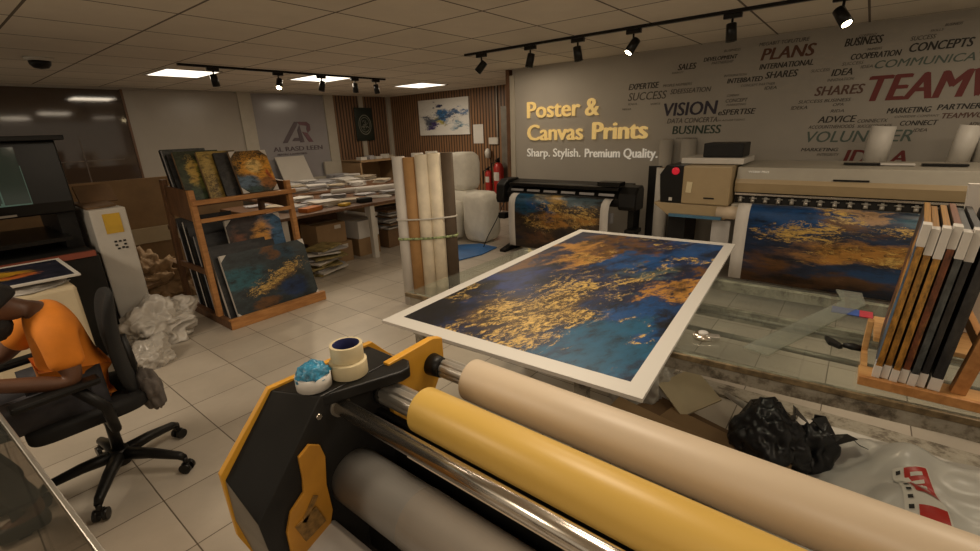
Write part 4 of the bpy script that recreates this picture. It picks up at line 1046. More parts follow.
# the big print on the table
pc = [(-1.555, 1.152), (-1.686, 3.259), (-.577, 3.337), (-.402, 1.204)]
t = thing('large_print', 'large blue and gold abstract print with a white border lying on the glass table', 'print', (-1.05, 2.2, TZ))
b = MB(); z = TZ+.014
b.face([(pc[0][0], pc[0][1], z), (pc[3][0], pc[3][1], z), (pc[2][0], pc[2][1], z), (pc[1][0], pc[1][1], z)], 0, [(0, 0), (1, 0), (1, 1), (0, 1)])
b.build('picture', 'art_poster', t)
b = MB(); b.prism(pc, TZ, TZ+.0135, 'z'); b.build('backing_board', 'paper', t)

def onboard(name, label, cat, pts, z0, z1, m_):
    b = MB(); b.prism(pts, z0, z1, 'z'); return tag(b.build(name, m_), label, cat)
onboard('ruler', 'long clear acrylic ruler lying across the glass table', 'ruler', [(-.235, 1.76), (-.15, 1.74), (.115, 2.50), (.10, 2.66), (.0, 2.66), (.03, 2.50)], TZ, TZ+.006, 'acrylic')
t = thing('card', 'small blue and red card on the glass table beside the canvas crate', 'card', (.08, 2.37, TZ))
MB().b2((.0, 2.33, TZ), (.095, 2.41, TZ+.003)).build('blue_half', mat('blue_card', (.03, .08, .32), .5), t)
MB().b2((.0955, 2.33, TZ), (.14, 2.41, TZ+.003)).build('red_half', mat('red_card', (.42, .03, .05), .5), t)
t = thing('tape_dispenser', 'small clear and silver tape dispenser on the glass beside the print', 'dispenser', (-.37, 1.77, TZ))
MB().lathe([(.034, 0), (.038, .006), (.036, .016), (.028, .020)], (-.375, 1.765, TZ)).build('body', 'chrome', t)
MB().lathe([(.018, .020), (.018, .026), (.01, .028)], (-.375, 1.765, TZ), seg=14).build('cap', 'filmgrey', t)
MB().box((-.34, 1.765, TZ+.012), (.05, .03, .02), (0, 0, .4)).build('tongue', 'alu', t, bevel=.004)
t = thing('cutter', 'black hand cutter lying on the glass in front of the crate', 'cutter', (.05, 1.95, TZ))
b = MB(); b.prism([(-.005, 2.005), (.02, 1.99), (.055, 1.945), (.045, 1.935), (.01, 1.955)], TZ, TZ+.018, 'z'); b.build('head', 'black', t, bevel=.003)
b = MB(); b.tube([(.052, 1.952, TZ+.013), (.08, 1.953, TZ+.014), (.118, 1.955, TZ+.012)], [.008, .013, .010], 12); b.build('handle', 'black', t)

# crate with canvases standing on the table
cr = thing('canvas_crate', 'pine crate holding upright canvases on the glass table', 'crate', (.3, 1.95, TZ))
MB().b2((.10, 1.70, TZ), (.62, 1.80, TZ+.018)).build('base_board', 'pine', cr, bevel=.002)
MB().b2((.14, 2.08, TZ), (.62, 2.32, TZ+.018)).build('base_board', 'pine', cr, bevel=.002)
MB().b2((.105, 1.80, TZ), (.122, 1.97, TZ+.018)).build('side_strip', 'pine', cr)
MB().b2((.10, 1.685, TZ), (.62, 1.70, TZ+.03)).build('front_rail', 'wood', cr, bevel=.002)
MB().b2((.105, 1.935, TZ+.0), (.122, 1.97, TZ+.125)).build('corner_post', 'pine', cr, bevel=.002)
b = MB(); b.prism([(.312, TZ+.018), (.345, TZ+.018), (.41, TZ+.50), (.377, TZ+.50)], 1.74, 1.775, 'y'); b.build('sloping_strut', 'wood', cr, bevel=.002)
b = MB(); b.prism([(.312, TZ+.018), (.345, TZ+.018), (.41, TZ+.50), (.377, TZ+.50)], 2.24, 2.275, 'y'); b.build('sloping_strut', 'wood', cr, bevel=.002)
MB().b2((.355, 1.77, TZ+.12), (.375, 2.25, TZ+.16)).build('cross_rail', 'wood', cr, bevel=.002)
def crate_canvas(k, xb, th, L, H, mt, side, label, ang, dy=0):
    """stands on its short edge: leans to +X; its narrow spine faces the camera"""
    t = thing('canvas_print', label, 'canvas', (xb, 1.74, TZ+.019), 'canvases in the pine crate')
    ux, uz = math.sin(ang), math.cos(ang)
    y0, y1 = 1.725+dy, 1.725+dy+L
    def P(a, y, h): return (xb + a*uz + h*ux + (y-y0)*.065, y, TZ+.021 + th*ux*1.0 + h*uz - a*ux)
    b = MB()
    b.face([P(0, y1, 0), P(0, y0, 0), P(0, y0, H), P(0, y1, H)], 0, [(0, 0), (1, 0), (1, 1), (0, 1)])
    b.build('picture', mt, t)
    b = MB(); e = .0006
    lo = [P(e, y0, 0), P(th, y0, 0), P(th, y0, H), P(e, y0, H)]; hi = [P(e, y1, 0), P(th, y1, 0), P(th, y1, H), P(e, y1, H)]
    vs = [b.bm.verts.new(p) for p in lo+hi]
    for q in ((0, 1, 2, 3), (7, 6, 5, 4), (0, 4, 5, 1), (1, 5, 6, 2), (2, 6, 7, 3), (3, 7, 4, 0)):
        f = b.bm.faces.new([vs[i] for i in q])
        for l, u in zip(f.loops, [(0, 0), (.2, 0), (.2, 1), (0, 1)]): l[b.uv].uv = u
    b.build('stretcher', side, t)
    for nm, h0, h1 in (('corner_guard', -.001, .038+.006*(k % 2)), ('corner_guard', H-.062-.012*(k % 3), H+.001)):
        b = MB(); d = .0015
        lo = [P(-d, y0-d, h0), P(th+d, y0-d, h0), P(th+d, y0-d, h1), P(-d, y0-d, h1)]; hi = [P(-d, y0+.05, h0), P(th+d, y0+.05, h0), P(th+d, y0+.05, h1), P(-d, y0+.05, h1)]
        vs = [b.bm.verts.new(p) for p in lo+hi]
        for q in ((0, 1, 2, 3), (7, 6, 5, 4), (0, 4, 5, 1), (1, 5, 6, 2), (2, 6, 7, 3), (3, 7, 4, 0)): b.bm.faces.new([vs[i] for i in q])
        b.build(nm, 'paper', t)
    return t
CL = [('art_horse', 'art_amber', 'amber edged canvas at the left of the crate, its printed face turned to the printer'), ('art_red', 'art_amber', 'second canvas from the left in the crate, amber edge'),
      ('art_dark', 'art_amber', 'third canvas from the left in the crate, mustard edge'), ('art_dark', 'art_red', 'fourth canvas from the left in the crate, russet edge'),
      ('art_dark', 'art_grey', 'fifth canvas from the left in the crate, slate edge'), ('art_dark', 'art_dark', 'sixth canvas from the left in the crate, near black edge')]
for k, (m_, s_, l) in enumerate(CL):
    crate_canvas(k, .133+k*.0208, .0160, .46, .485-.006*((k*5) % 3), m_, s_, l, .062, (0, .006, -.002, .004, -.003, .003)[k])
t = crate_canvas(6, .133+6*.0208+.004, .024, .40, .485, 'art_dark', 'art_dark', 'black canvas at the right of the crate beside the sloping strut', .066)
flat_pic('leaning_canvas', 'tall white corner protected panel behind the crate canvases', 'panel', [(.345, 2.30, TZ+.02), (.62, 2.30, TZ+.02), (.60, 2.26, TZ+.565), (.30, 2.26, TZ+.565)], 'paper', .02)

# ------------------------------------------------------------------ laminator in the foreground
lm = thing('laminator', 'black and yellow wide roll laminator in the foreground', 'laminator', (-1.1, .7, 0))
def housing(x0, x1, mirror=False):
    prof_out = [(.504, .90), (.88, .90), (.95, .80), (.95, .12), (.40, .12), (.40, .42), (.337, .63), (.337, .70)]
    b = MB()
    # outer yellow end plate
    return prof_out
b = MB(); b.prism([(.50, .907), (.87, .907), (.97, .80), (.97, .0), (.38, .0), (.37, .38), (.335, .50), (.330, .72)], -1.262, -1.243, 'x'); b.build('end_plate', 'yellowpaint', lm, bevel=.002)
# black cover: outer rim further forward than the inner rim, as on the machine
ox, ix = -1.243, -1.091
out = [(.504, .90), (.85, .90), (.93, .82), (.93, .15), (.40, .15), (.365, .40), (.337, .56), (.337, .70)]
inn = [(.571, .90), (.85, .90), (.93, .82), (.93, .15), (.42, .15), (.375, .40), (.352, .54), (.343, .63)]
b = MB()
A = [b.bm.verts.new((ox, y, z)) for y, z in out]; B_ = [b.bm.verts.new((ix, y, z)) for y, z in inn]
for i in range(8):
    j = (i+1) % 8
    f = b.bm.faces.new((A[i], A[j], B_[j], B_[i])); f.material_index = 1 if i in (4, 5, 6) else 0
b.bm.faces.new(A[::-1]).material_index = 2; b.bm.faces.new(B_).material_index = 2
b.build('side_housing', ['sheet', 'greysheet', 'dark'], lm, bevel=.003)
# black top block reaching back to the feed bracket
b = MB(); b.prism([(-1.0915, .573), (-1.010, .80), (-1.012, .835), (-1.05, .865), (-1.0915, .865)], .862, .8985, 'z'); b.build('top_block', 'black', lm, bevel=.006)
MB().tube([(-1.095, .554, .846), (-1.082, .554, .846)], .009, 6).build('bolt', 'chrome', lm)
# yellow rear bracket
b = MB(); b.prism([(.80, .905), (1.0, .915), (1.045, .90), (1.045, .80), (.98, .70), (.90, .62), (.80, .60)], -1.10, -1.072, 'x'); b.build('feed_bracket', 'yellowpaint', lm, bevel=.003)
MB().tube([(-1.072, .985, .822), (-1.02, .985, .822)], [.040, .034], 22).build('mandrel_hub', 'black', lm)
RX = .75
def fluted(name, x0, x1, y, z, r):
    b = MB(); seg = 16
    rings = []
    for x in (x0, x1): rings.append([(x, y+(r*.88 if k % 4 == 0 else r)*math.cos(2*PI*k/32), z+(r*.88 if k % 4 == 0 else r)*math.sin(2*PI*k/32)) for k in range(32)])
    b.rings(rings, smooth=False); return b.build(name, 'alu', lm, bevel=.001)
fluted('feed_mandrel', -1.02, RX, .997, .818, .036)
fluted('feed_mandrel', -1.085, RX, .785, .812, .041)
MB().tube([(-1.095, .785, .812), (-1.07, .785, .812)], .045, 20).build('mandrel_hub', 'black', lm)
MB().tube([(-1.10, .624, .842), (RX, .624, .842)], .0245, 28).build('guide_bar', 'chrome', lm)
MB().tube([(-1.093, .624, .842), (-1.083, .624, .842)], .032, 24).build('bar_collar', 'greysheet', lm)
MB().tube([(-1.09, .640, .586), (RX, .640, .586)], .085, 48).build('lower_roller', 'rubber', lm)
MB().tube([(-.80, .640, .586), (RX-.05, .640, .586)], .0865, 48).build('roller_sleeve', mat('brown_sleeve', (.31, .275, .235), .22, var=.05, spec=.8), lm)
MB().b2((-1.09, .745, .70), (RX, .765, .765)).build('front_beam', 'black', lm, bevel=.004)
MB().tube([(-1.09, .735, .735), (RX, .735, .735)], .018, 16).build('tension_bar', 'blackgloss', lm)
b = MB(); b.prism([(.30, .40), (.53, .49), (.55, .48), (.55, .45), (.30, .36)], -1.09, RX, 'x'); b.build('feed_tray', 'filmgrey', lm, bevel=.004)
MB().b2((-1.24, .45, .0), (-1.12, .9, .15)).build('foot', 'black', lm)
MB().b2((-1.09, .80, .25), (RX, .84, .66)).build('rear_beam', 'black', lm)
b = MB(); b.prism([(.800, .745), (.790, .742), (.70, .700), (.70, .703), (.78, .750)], -.90, RX-.06, 'x'); b.build('paper_web', 'creamroll', lm)
MB().b2((-1.09, .70, .40), (RX, .80, .50)).build('bed_panel', 'black', lm)
MB().b2((-1.09, .66, .28), (RX, .70, .38)).build('lower_beam', 'black', lm)
# lever plate on the inner face
b = MB(); lev = []
pxs = [(a_+.004, b_+.028) for a_, b_ in [(.470, .735), (.505, .755), (.535, .735), (.545, .69), (.535, .60), (.54, .50), (.52, .44), (.43, .40), (.40, .44), (.40, .53), (.42, .585), (.465, .62), (.470, .66)]]
b.prism(pxs, -1.088, -1.078, 'x'); b.build('lever_plate', 'yellowdark', lm, bevel=.002)
b = MB(); b.box((-1.074, .475, .59), (.006, .075, .014), (.9, 0, 0)); b.box((-1.074, .47, .54), (.006, .07, .07), (.3, 0, 0)); b.build('lever_label', mat('worn_label', (.22, .12, .03), .6, var=.5, scale=60), lm)
# right-hand end
b = MB(); b.prism([(.504, .90), (.85, .90), (.93, .82), (.93, .15), (.40, .15), (.337, .56), (.337, .70)], RX, RX+.15, 'x'); b.build('side_housing', 'sheet', lm, bevel=.003)
b = MB(); b.prism([(.80, .905), (1.0, .915), (1.045, .90), (1.045, .80), (.98, .70), (.90, .62), (.80, .60)], RX+.005, RX+.03, 'x'); b.build('feed_bracket', 'yellowpaint', lm, bevel=.003)
MB().b2((RX+.02, .45, .0), (RX+.14, .9, .15)).build('foot', 'black', lm)
# media rolls carried by the mandrels
def media(x0, x1, y, z, r, m_, label):
    b = MB(); b.ring_roll(r, .0415, x0, x1, (0, y, z), 'x', 56, 0, 1); return tag(b.build('media_roll', [m_, 'kraftdark'], bevel=.0015), label, 'roll')
media(-.905, RX-.06, .785, .812, .069, 'yellowfilm', 'yellow media roll on the front mandrel of the laminator')
media(-.895, RX-.06, .995, .815, .0695, 'creamroll', 'cream paper roll on the rear mandrel of the laminator')
# tape rolls and mask on the housing
b = MB(); b.ring_roll(.056, .040, 0, .046, (-1.135, .700, .901), mi=0, mi2=1); b.build; tag(b.build('tape_roll', ['tape', 'kraft'], bevel=.001), 'masking tape roll lying on the laminator housing, lower of two', 'tape')
b = MB(); b.ring_roll(.049, .040, 0, .050, (-1.141, .704, .9475), mi=0, mi2=1); tag(b.build('tape_roll', ['tape', 'tapecore'], bevel=.001), 'masking tape roll with a dark blue core, stacked on the other', 'tape')
t = thing('tape_ball', 'crumpled blue and white tape ball beside the masking tape rolls', 'tape', (-1.145, .60, .9))
c = (-1.155, .592, .902)
b = MB(); b.ring_roll(.050, .043, 0, .040, c, seg=22, mi=0, mi2=1); b.build('white_wrap', ['paper', 'paper2'], t)
M['bluetape'] = mat('blue_tape', (.03, .22, .38), .35, var=.5, scale=80, bumps=.8, bscale=90, spec=.7)
crumple('blue_wrap', 'bluetape', (c[0], c[1], c[2]+.008), (.048, .048, .046), 5, 3.0, .30, 4, t)
rnd = random.Random(11)
b = MB()
for k in range(16):
    a = k*.4; p = Vector(c)+Vector((0, 0, .036)); q = Vector((math.cos(a), math.sin(a), 0))
    b.tube([p+q*.046+Vector((0, 0, -.004)), p+q*.025+Vector((0, 0, .014)), p-q.cross(Vector((0, 0, 1)))*.012+Vector((0, 0, .012))], .003, 5)
b.build('tape_folds', 'bluetape', t)

# ------------------------------------------------------------------ clutter on the floor between laminator and table
crumple('film_heap', 'film', (-.86, 2.48, 0), (.20, .22, .26), 21, 2.4, .5, 5); tag(bpy.data.objects['film_heap'], 'crumpled clear film heap under the corner of the big print', 'film')
t = tag(MB().box((-.56, 2.44, .15), (.24, .24, .012), (.35, -.30, .85)).build('board_offcut', 'kraftpale'), 'square pale board offcut lying on brown card scraps', 'board')
for i, (x, y, z, sx, sy, a, tl, m_) in enumerate([(-.50, 2.30, .035, .75, .16, -.22, .05, 'kraftdark'), (-.34, 2.18, .07, .62, .14, -.32, -.05, 'kraft'), (-.62, 2.05, .10, .5, .2, -.1, .08, 'kraft')]):
    tag(MB().box((x, y, z), (sx, sy, .045), (.12, tl, a)).build('card_scrap', m_, bevel=.004), ['dark brown card scrap under the pale board offcut', 'folded brown card scrap next to the black bag', 'brown card scrap near the laminator roll'][i], 'card')
b = MB(); b.tube([(-.40, 2.62, .10), (-.28, 2.50, .13), (-.16, 2.40, .08), (-.14, 2.28, .06)], [.012, .02, .012, .004], 8); tag(b.build('film_strip', 'film'), 'twisted strip of clear film beside the black bag', 'film')
t = thing('black_bag', 'crumpled black plastic bag with raised handles on the floor behind the laminator', 'bag', (-.05, 2.2, 0))
M['bag'] = mat('black_bag_film', (.007, .007, .009), .38, var=.3, scale=8, bumps=.9, bscale=16, spec=.5)
crumple('bag_body', 'bag', (-.13, 2.22, 0), (.17, .14, .22), 33, 1.6, .40, 5, t)
crumple('bag_side', 'bag', (.03, 2.34, 0), (.10, .09, .15), 36, 1.8, .5, 4, t)
b = MB()
def handle(p0, w, h, a, lean):
    d = Vector((math.cos(a), math.sin(a), 0)); p0 = Vector(p0)
    pts = [p0-d*w, p0-d*w*.4+Vector((0, 0, h*.7)), p0+d*w*.2+Vector((lean, 0, h)), p0+d*w*.9+Vector((lean, 0, h*.55))]
    for i in range(3):
        n = Vector((-d.y, d.x, 0))*.04
        b.face([pts[i]-n, pts[i+1]-n*.6+Vector((0, 0, .02)), pts[i+1]+n, pts[i]+n])
handle((-.20, 2.30, .17), .08, .15, .3, .05); handle((-.12, 2.28, .20), .07, .12, -.5, -.03); handle((-.02, 2.36, .12), .09, .15, .2, -.06); handle((.07, 2.40, .12), .09, .13, -.7, -.05); handle((.10, 2.36, .08), .08, .12, .6, .06)
b.build('handles', 'bag', t, solid=.003)
# white printed plastic sheet
def cloth(name, mt, x0, x1, y0, y1, f, n=60, parent=None, solid=.002):
    b = MB(); vs = {}
    for i in range(n+1):
        for j in range(n+1):
            x = x0+(x1-x0)*i/n; y = y0+(y1-y0)*j/n; vs[i, j] = b.bm.verts.new((x, y, f(x, y)))
    for i in range(n):
        for j in range(n):
            fc = b.bm.faces.new((vs[i, j], vs[i+1, j], vs[i+1, j+1], vs[i, j+1])); fc.smooth = True
            for l, u in zip(fc.loops, [(i/n, j/n), ((i+1)/n, j/n), ((i+1)/n, (j+1)/n), (i/n, (j+1)/n)]): l[b.uv].uv = u
    return b.build(name, mt, parent, solid=solid)
def fold(x, y):
    v = Vector((x*2.2, y*2.2, 3.1))
    e = min(1, max(0, (x-.02)/.25))*min(1, max(0, (2.72-y)/.25))
    return .012+e*(.14+.09*noise.noise(v)+.10*abs(noise.noise(v*1.9+Vector((5, 0, 0))))+.05*math.sin(3*x+5*y))
ps = thing('plastic_sheet', 'big crumpled white plastic sheet with red printed lettering on the floor', 'plastic sheet', (.8, 2.0, 0))
cloth('sheet', 'filmgrey', .02, 1.55, 1.35, 2.72, lambda x, y: max(.01, fold(x, y)), 70, ps)
def onfold(name, mt, quad, parent, lift=.006, n=10):
    b = MB(); g = {}
    for i in range(n+1):
        for j in range(n+1):
            u, v = i/n, j/n
            p = [(1-u)*(1-v)*quad[0][k]+u*(1-v)*quad[1][k]+u*v*quad[2][k]+(1-u)*v*quad[3][k] for k in (0, 1)]
            g[i, j] = b.bm.verts.new((p[0], p[1], max(.01, fold(*p))+lift))
    for i in range(n):
        for j in range(n): b.bm.faces.new((g[i, j], g[i+1, j], g[i+1, j+1], g[i, j+1])).smooth = True
    return b.build(name, mt, parent)
ps_q = [(.31, 2.27), (.42, 2.34), (.50, 1.98), (.36, 1.94)]
def sub(q, u0, u1, v0, v1):
    P = lambda u, v: tuple((1-u)*(1-v)*q[0][k]+u*(1-v)*q[1][k]+u*v*q[2][k]+(1-u)*v*q[3][k] for k in (0, 1))
    return [P(u0, v0), P(u1, v0), P(u1, v1), P(u0, v1)]
onfold('white_panel', 'paper', sub(ps_q, 0, 1, 0, 1), ps, .006)
onfold('red_panel', 'red', sub(ps_q, .30, .95, .02, .48), ps, .009)
onfold('red_panel', 'red', sub(ps_q, .30, .95, .64, .98), ps, .009)
for k in range(4): onfold('letter_stroke', 'paper', sub(ps_q, .45, .78, .08+k*.09, .12+k*.09), ps, .012, 3)
for k in range(9): onfold('small_mark', 'dark', sub(ps_q, .08, .20, .04+k*.1, .08+k*.1), ps, .010, 2)
cloth('white_sheet', 'paper', -.05, .75, 2.46, 2.72, lambda x, y: .035+.02*noise.noise(Vector((x*4, y*4, 0)))+.03*max(0, (x-.0))*0, 20)
tag(bpy.data.objects['white_sheet'], 'flat white sheet on the floor behind the black bag', 'sheet')
tag(MB().box((.30, 2.60, .055), (.17, .05, .02), (0, 0, -.1)).build('red_packet', 'red', bevel=.003), 'narrow red packet on the white sheet right of the black bag', 'packet')

# ------------------------------------------------------------------ left side: black machine, prints, cardboard, plastic
mc = thing('flatbed_machine', 'large black flatbed machine with a raised hood and teal window at the far left', 'machine', (-4.9, 0, 0))
MB().b2((-5.6, -1.6, 0), (-4.45, .78, .80)).build('cabinet', 'sheet', mc, bevel=.01)
MB().b2((-4.46, -1.6, .80), (-4.42, .76, .84)).build('bed_edge', mat('red_edge', (.22, .05, .025), .5), mc)
MB().b2((-5.6, -1.6, .80), (-4.46, .78, .815)).build('bed', 'dark', mc)
MB().b2((-5.55, -1.5, .90), (-4.7, .70, .93)).build('gantry', 'blackgloss', mc)
b = MB(); b.prism([(-5.7, 1.10), (-4.82, 1.10), (-4.80, 1.19), (-4.84, 1.64), (-5.7, 1.64)], -1.6, .79, 'y'); b.build('hood', 'blackgloss', mc, bevel=.01)
MB().b2((-5.75, -1.65, 1.64), (-4.72, .83, 1.675)).build('hood_lid', 'black', mc, bevel=.006)
MB().b2((-5.7, .68, .80), (-4.9, .79, 1.10)).build('hood_side', 'black', mc)
M['teal'] = mat('teal_glass', (.035, .065, .062), .08, var=.3, scale=1.2, spec=.8)
b = MB(); b.box((-4.812, -.35, 1.40), (.012, 1.8, .40), (0, -.09, 0)); b.build('window', 'teal', mc)
M['teal2'] = mat('teal_print', (.09, .20, .195), .3, var=.1)
b = MB(); b.box((-4.803, .08, 1.33), (.004, .95, .28), (0, -.09, 0)); b.box((-4.803+.003, .40, 1.32), (.004, .02, .24), (0, -.09, 0)); b.build('window_panel', 'teal2', mc)
b = MB(); b.box((-4.797, .24, 1.315), (.004, .32, .20), (0, -.09, 0)); b.build('window_inset', mat('teal_deep', (.02, .05, .052), .3), mc)
MB().b2((-4.80, -1.4, 1.115), (-4.775, .45, 1.13)).build('hood_rail', 'greysheet', mc)
# white end box
t = thing('control_cabinet', 'narrow white control cabinet with a yellow label beside the black machine', 'cabinet', (-4.95, .98, 0))
MB().b2((-5.25, .84, 0), (-4.72, 1.08, 1.10)).build('cabinet_body', 'white', t, bevel=.008)
MB().b2((-4.719, .915, .90), (-4.714, 1.03, 1.06)).build('warning_label', 'label_yellow', t)
b = MB()
for dy, dz in ((-.03, .03), (.0, .03), (.03, .03), (-.03, -.0), (.03, 0), (-.02, -.03), (.01, -.025), (.035, -.03)): b.box((-4.716, .985+dy, .80+dz), (.004, .018, .014))
b.build('printed_mark', 'dark', t)
tag(MB().box((-4.95, .93, 1.125), (.30, .20, .02), (.05, .1, .1)).build('dark_tray', 'kraftdark', bevel=.003), 'dark tray lying on the white control cabinet', 'tray')
tag(MB().box((-5.05, .98, 1.20), (.02, .26, .16), (.0, -.5, .1)).build('brown_card', 'kraftdark'), 'brown card leaning on the white control cabinet', 'card')

# small print on a heap of cartons
carton((-4.60, .18, 0), (.55, .60, .64), .05, 'kraftpale', 'pale carton carrying the small print before the black machine') if 0 else None
t = thing('carton_stack', 'pale wrapped carton in front of the black machine', 'box', (-4.18, .38, 0))
MB().b2((-4.36, .05, 0), (-4.02, .54, .70)).build('body', 'kraftpale', t, bevel=.02)
crumple('film_cover', 'film', (-4.19, .30, .705), (.15, .24, .03), 44, 3, .4, 4, t, floor=False)
flat_pic('small_print', 'small yellow and black print with a white rim on the pale carton', 'print', [(-4.08, -.02, .765), (-4.05, .585, .765), (-4.40, .545, .835), (-4.42, -.02, .835)], 'art_magazine', .012)

cs_ = thing('cardboard_sheet', 'big brown cardboard sheet standing behind the rack and the black machine', 'cardboard', (-6.6, 1.62, 0))
MB().box((-6.6, 1.62, .60), (.03, 2.4, 1.20), (0, -.03, 0)).build('board', 'kraft', cs_)
MB().box((-6.55, 1.72, .54), (.02, .62, .18), (0, -.05, -.04)).build('card_strip', 'kraftpale', cs_)  # separate pale card strip hung before the sheet, not a fold of it
rnd = random.Random(5)
for i in range(7):
    x, y = -5.75+rnd.uniform(-.3, .3), 1.40+(i-3)*.12
    o = MB().box((x, y, .08+i % 3*.11), (.30, .24, .05+.03*(i % 2)), (rnd.uniform(-.5, .5), rnd.uniform(-.5, .5), rnd.uniform(0, 3))).build('card_scrap', ['kraft', 'kraftpale', 'kraftdark'][i % 3], bevel=.004)
    tag(o, 'torn brown card scrap in the heap behind the white plastic', 'card', 'card scraps heaped left of the rack')
crumple('card_heap', 'kraft', (-5.75, 1.35, 0), (.40, .35, .30), 60, 3.4, .6, 5); tag(bpy.data.objects['card_heap'], 'crumpled brown packing paper heap left of the rack', 'packing paper')
crumple('plastic_heap', 'film', (-4.42, 1.02, 0), (.23, .30, .24), 71, 1.7, .5, 6); tag(bpy.data.objects['plastic_heap'], 'large heap of crumpled white plastic wrap on the floor behind the chair', 'plastic wrap')
crumple('plastic_bag', 'film', (-3.98, .82, 0), (.17, .15, .13), 75, 1.6, .5, 5); tag(bpy.data.objects['plastic_bag'], 'small crumpled white plastic bag by the chair back', 'plastic bag')

# ------------------------------------------------------------------ desk in the lower left corner
dk = thing('desk', 'tinted glass desk with a pale metal edge in the lower left corner', 'desk', (-1.8, -.4, 0))
ey = lambda x: (x+2.148)*.065
b = MB(); b.prism([(-2.62, -.90), (-.95, -.90), (-.95, ey(-.95)-.012), (-2.62, ey(-2.62)-.012)], .738, .75, 'z'); b.build('desktop', 'deskglass', dk)
b = MB(); b.prism([(-2.62, ey(-2.62)-.012), (-.95, ey(-.95)-.012), (-.95, ey(-.95)), (-2.62, ey(-2.62))], .722, .753, 'z'); b.build('edge_strip', 'alu', dk, bevel=.002)
MB().b2((-2.58, -.86, 0), (-2.54, -.80, .725)).build('leg', 'black', dk)
for x, y in ((-1.0, -.86), (-1.0, -.02), (-2.58, -.07)): MB().b2((x-.02, y-.02, 0), (x+.02, y+.02, .724)).build('leg', 'black', dk)
MB().b2((-2.5, -.84, .30), (-1.05, -.82, .72)).build('modesty_panel', 'kraftdark', dk)
MB().b2((-2.55, -.845, .70), (-1.02, -.80, .737)).build('frame_rail', 'black', dk)
t = thing('keyboard', 'dark keyboard with a pale rim on the desk in the lower left corner', 'keyboard', (-1.9, -.12, .75))
MB().box((-1.80, -.20, .760), (.44, .15, .016), (0, 0, .06)).build('body', 'black', t, bevel=.004)
MB().box((-1.805, -.122, .760), (.44, .006, .018), (0, 0, .06)).build('rim', 'white', t)

# ------------------------------------------------------------------ office chair
ch = thing('office_chair', 'black mesh office chair on castors with the seated person', 'chair', (-2.66, .34, 0))
cx, cy = -2.665, .318
MB().tube([(cx, cy, .075), (cx, cy, .16)], [.035, .04], 18).build('hub', 'black', ch)
MB().tube([(cx, cy, .14), (cx, cy, .40)], [.026, .020], 16).build('gas_lift', 'blackgloss', ch)
for k in range(5):
    a = R(41 + 72*k) - R(72)
    d = Vector((math.cos(a), math.sin(a), 0)); c0 = Vector((cx, cy, .115))
    b = MB(); b.tube([c0+d*.02+Vector((0, 0, .015)), c0+d*.15+Vector((0, 0, .005)), c0+d*.28+Vector((0, 0, -.02)), c0+d*.303+Vector((0, 0, -.035))], [.032, .026, .020, .016], 10)
    leg = b.build('base_leg', 'black', ch)
    w = c0+d*.303
    b = MB(); n = Vector((-d.y, d.x, 0))
    for s in (-1, 1):
        p = Vector((w.x, w.y, .028))+n*s*.018; b.tube([p-n*.009, p+n*.009], .027, 18)
    b.tube([Vector((w.x, w.y, .03)), Vector((w.x, w.y, .085))], .012, 8); b.box((w.x, w.y, .045), (.03, .03, .02), (0, 0, a))
    b.build('castor', 'blackgloss', leg)
def roundbox(name, c, d, m_, parent, p=.35, bend=0, rz=0):
    bm = bmesh.new(); bmesh.ops.create_icosphere(bm, subdivisions=4, radius=1)
    for v in bm.verts:
        q = Vector([math.copysign(abs(t_)**p, t_) for t_ in v.co])
        v.co = Matrix.Rotation(rz, 3, 'Z') @ Vector((q.x*d[0]/2, q.y*d[1]/2+bend*(q.z**2)+.03*(q.x**2)*-1, q.z*d[2]/2))+Vector(c)-world_loc(parent)
    for f in bm.faces: f.smooth = True
    me = bpy.data.meshes.new(name); bm.to_mesh(me); bm.free(); me.materials.append(M[m_])
    o = bpy.data.objects.new(name, me); COL.objects.link(o); o.parent = parent; return o
roundbox('seat', (cx, .265, .450), (.45, .44, .075), 'blackmat', ch)
MB().b2((cx-.10, .22, .385), (cx+.10, .42, .41)).build('seat_mechanism', 'black', ch, bevel=.01)
bk = roundbox('backrest', (cx, .430, .70), (.36, .045, .50), 'blackmat', ch, .45, .03, R(-7))
b = MB(); b.tube([(cx, .34, .40), (cx, .43, .42), (cx, .463, .56), (cx, .455, .72)], [.03, .03, .024, .02], 10); b.build('back_support', 'black', ch)
for s in (-1, 1):
    x = cx+s*.27
    b = MB(); b.tube([(cx+s*.15, .30, .40), (x, .30, .40), (x+s*.01, .29, .52), (x, .22, .635)], [.018, .02, .022, .024], 10); b.build('arm_post', 'black', ch)
    MB().box((x, .16, .648), (.075, .28, .028), (.04, 0, 0)).build('armrest', 'black', ch, bevel=.010)
M['grey_cover'] = mat('grey_cover_cloth', (.10, .085, .075), .8, var=.3, scale=20)
jk = crumple('folded_jacket', 'grey_cover', (-2.57, .485, .45), (.13, .05, .11), 81, 1.8, .3, 4, None, floor=False); tag(jk, 'dark grey jacket folded over the back corner of the office chair', 'jacket')

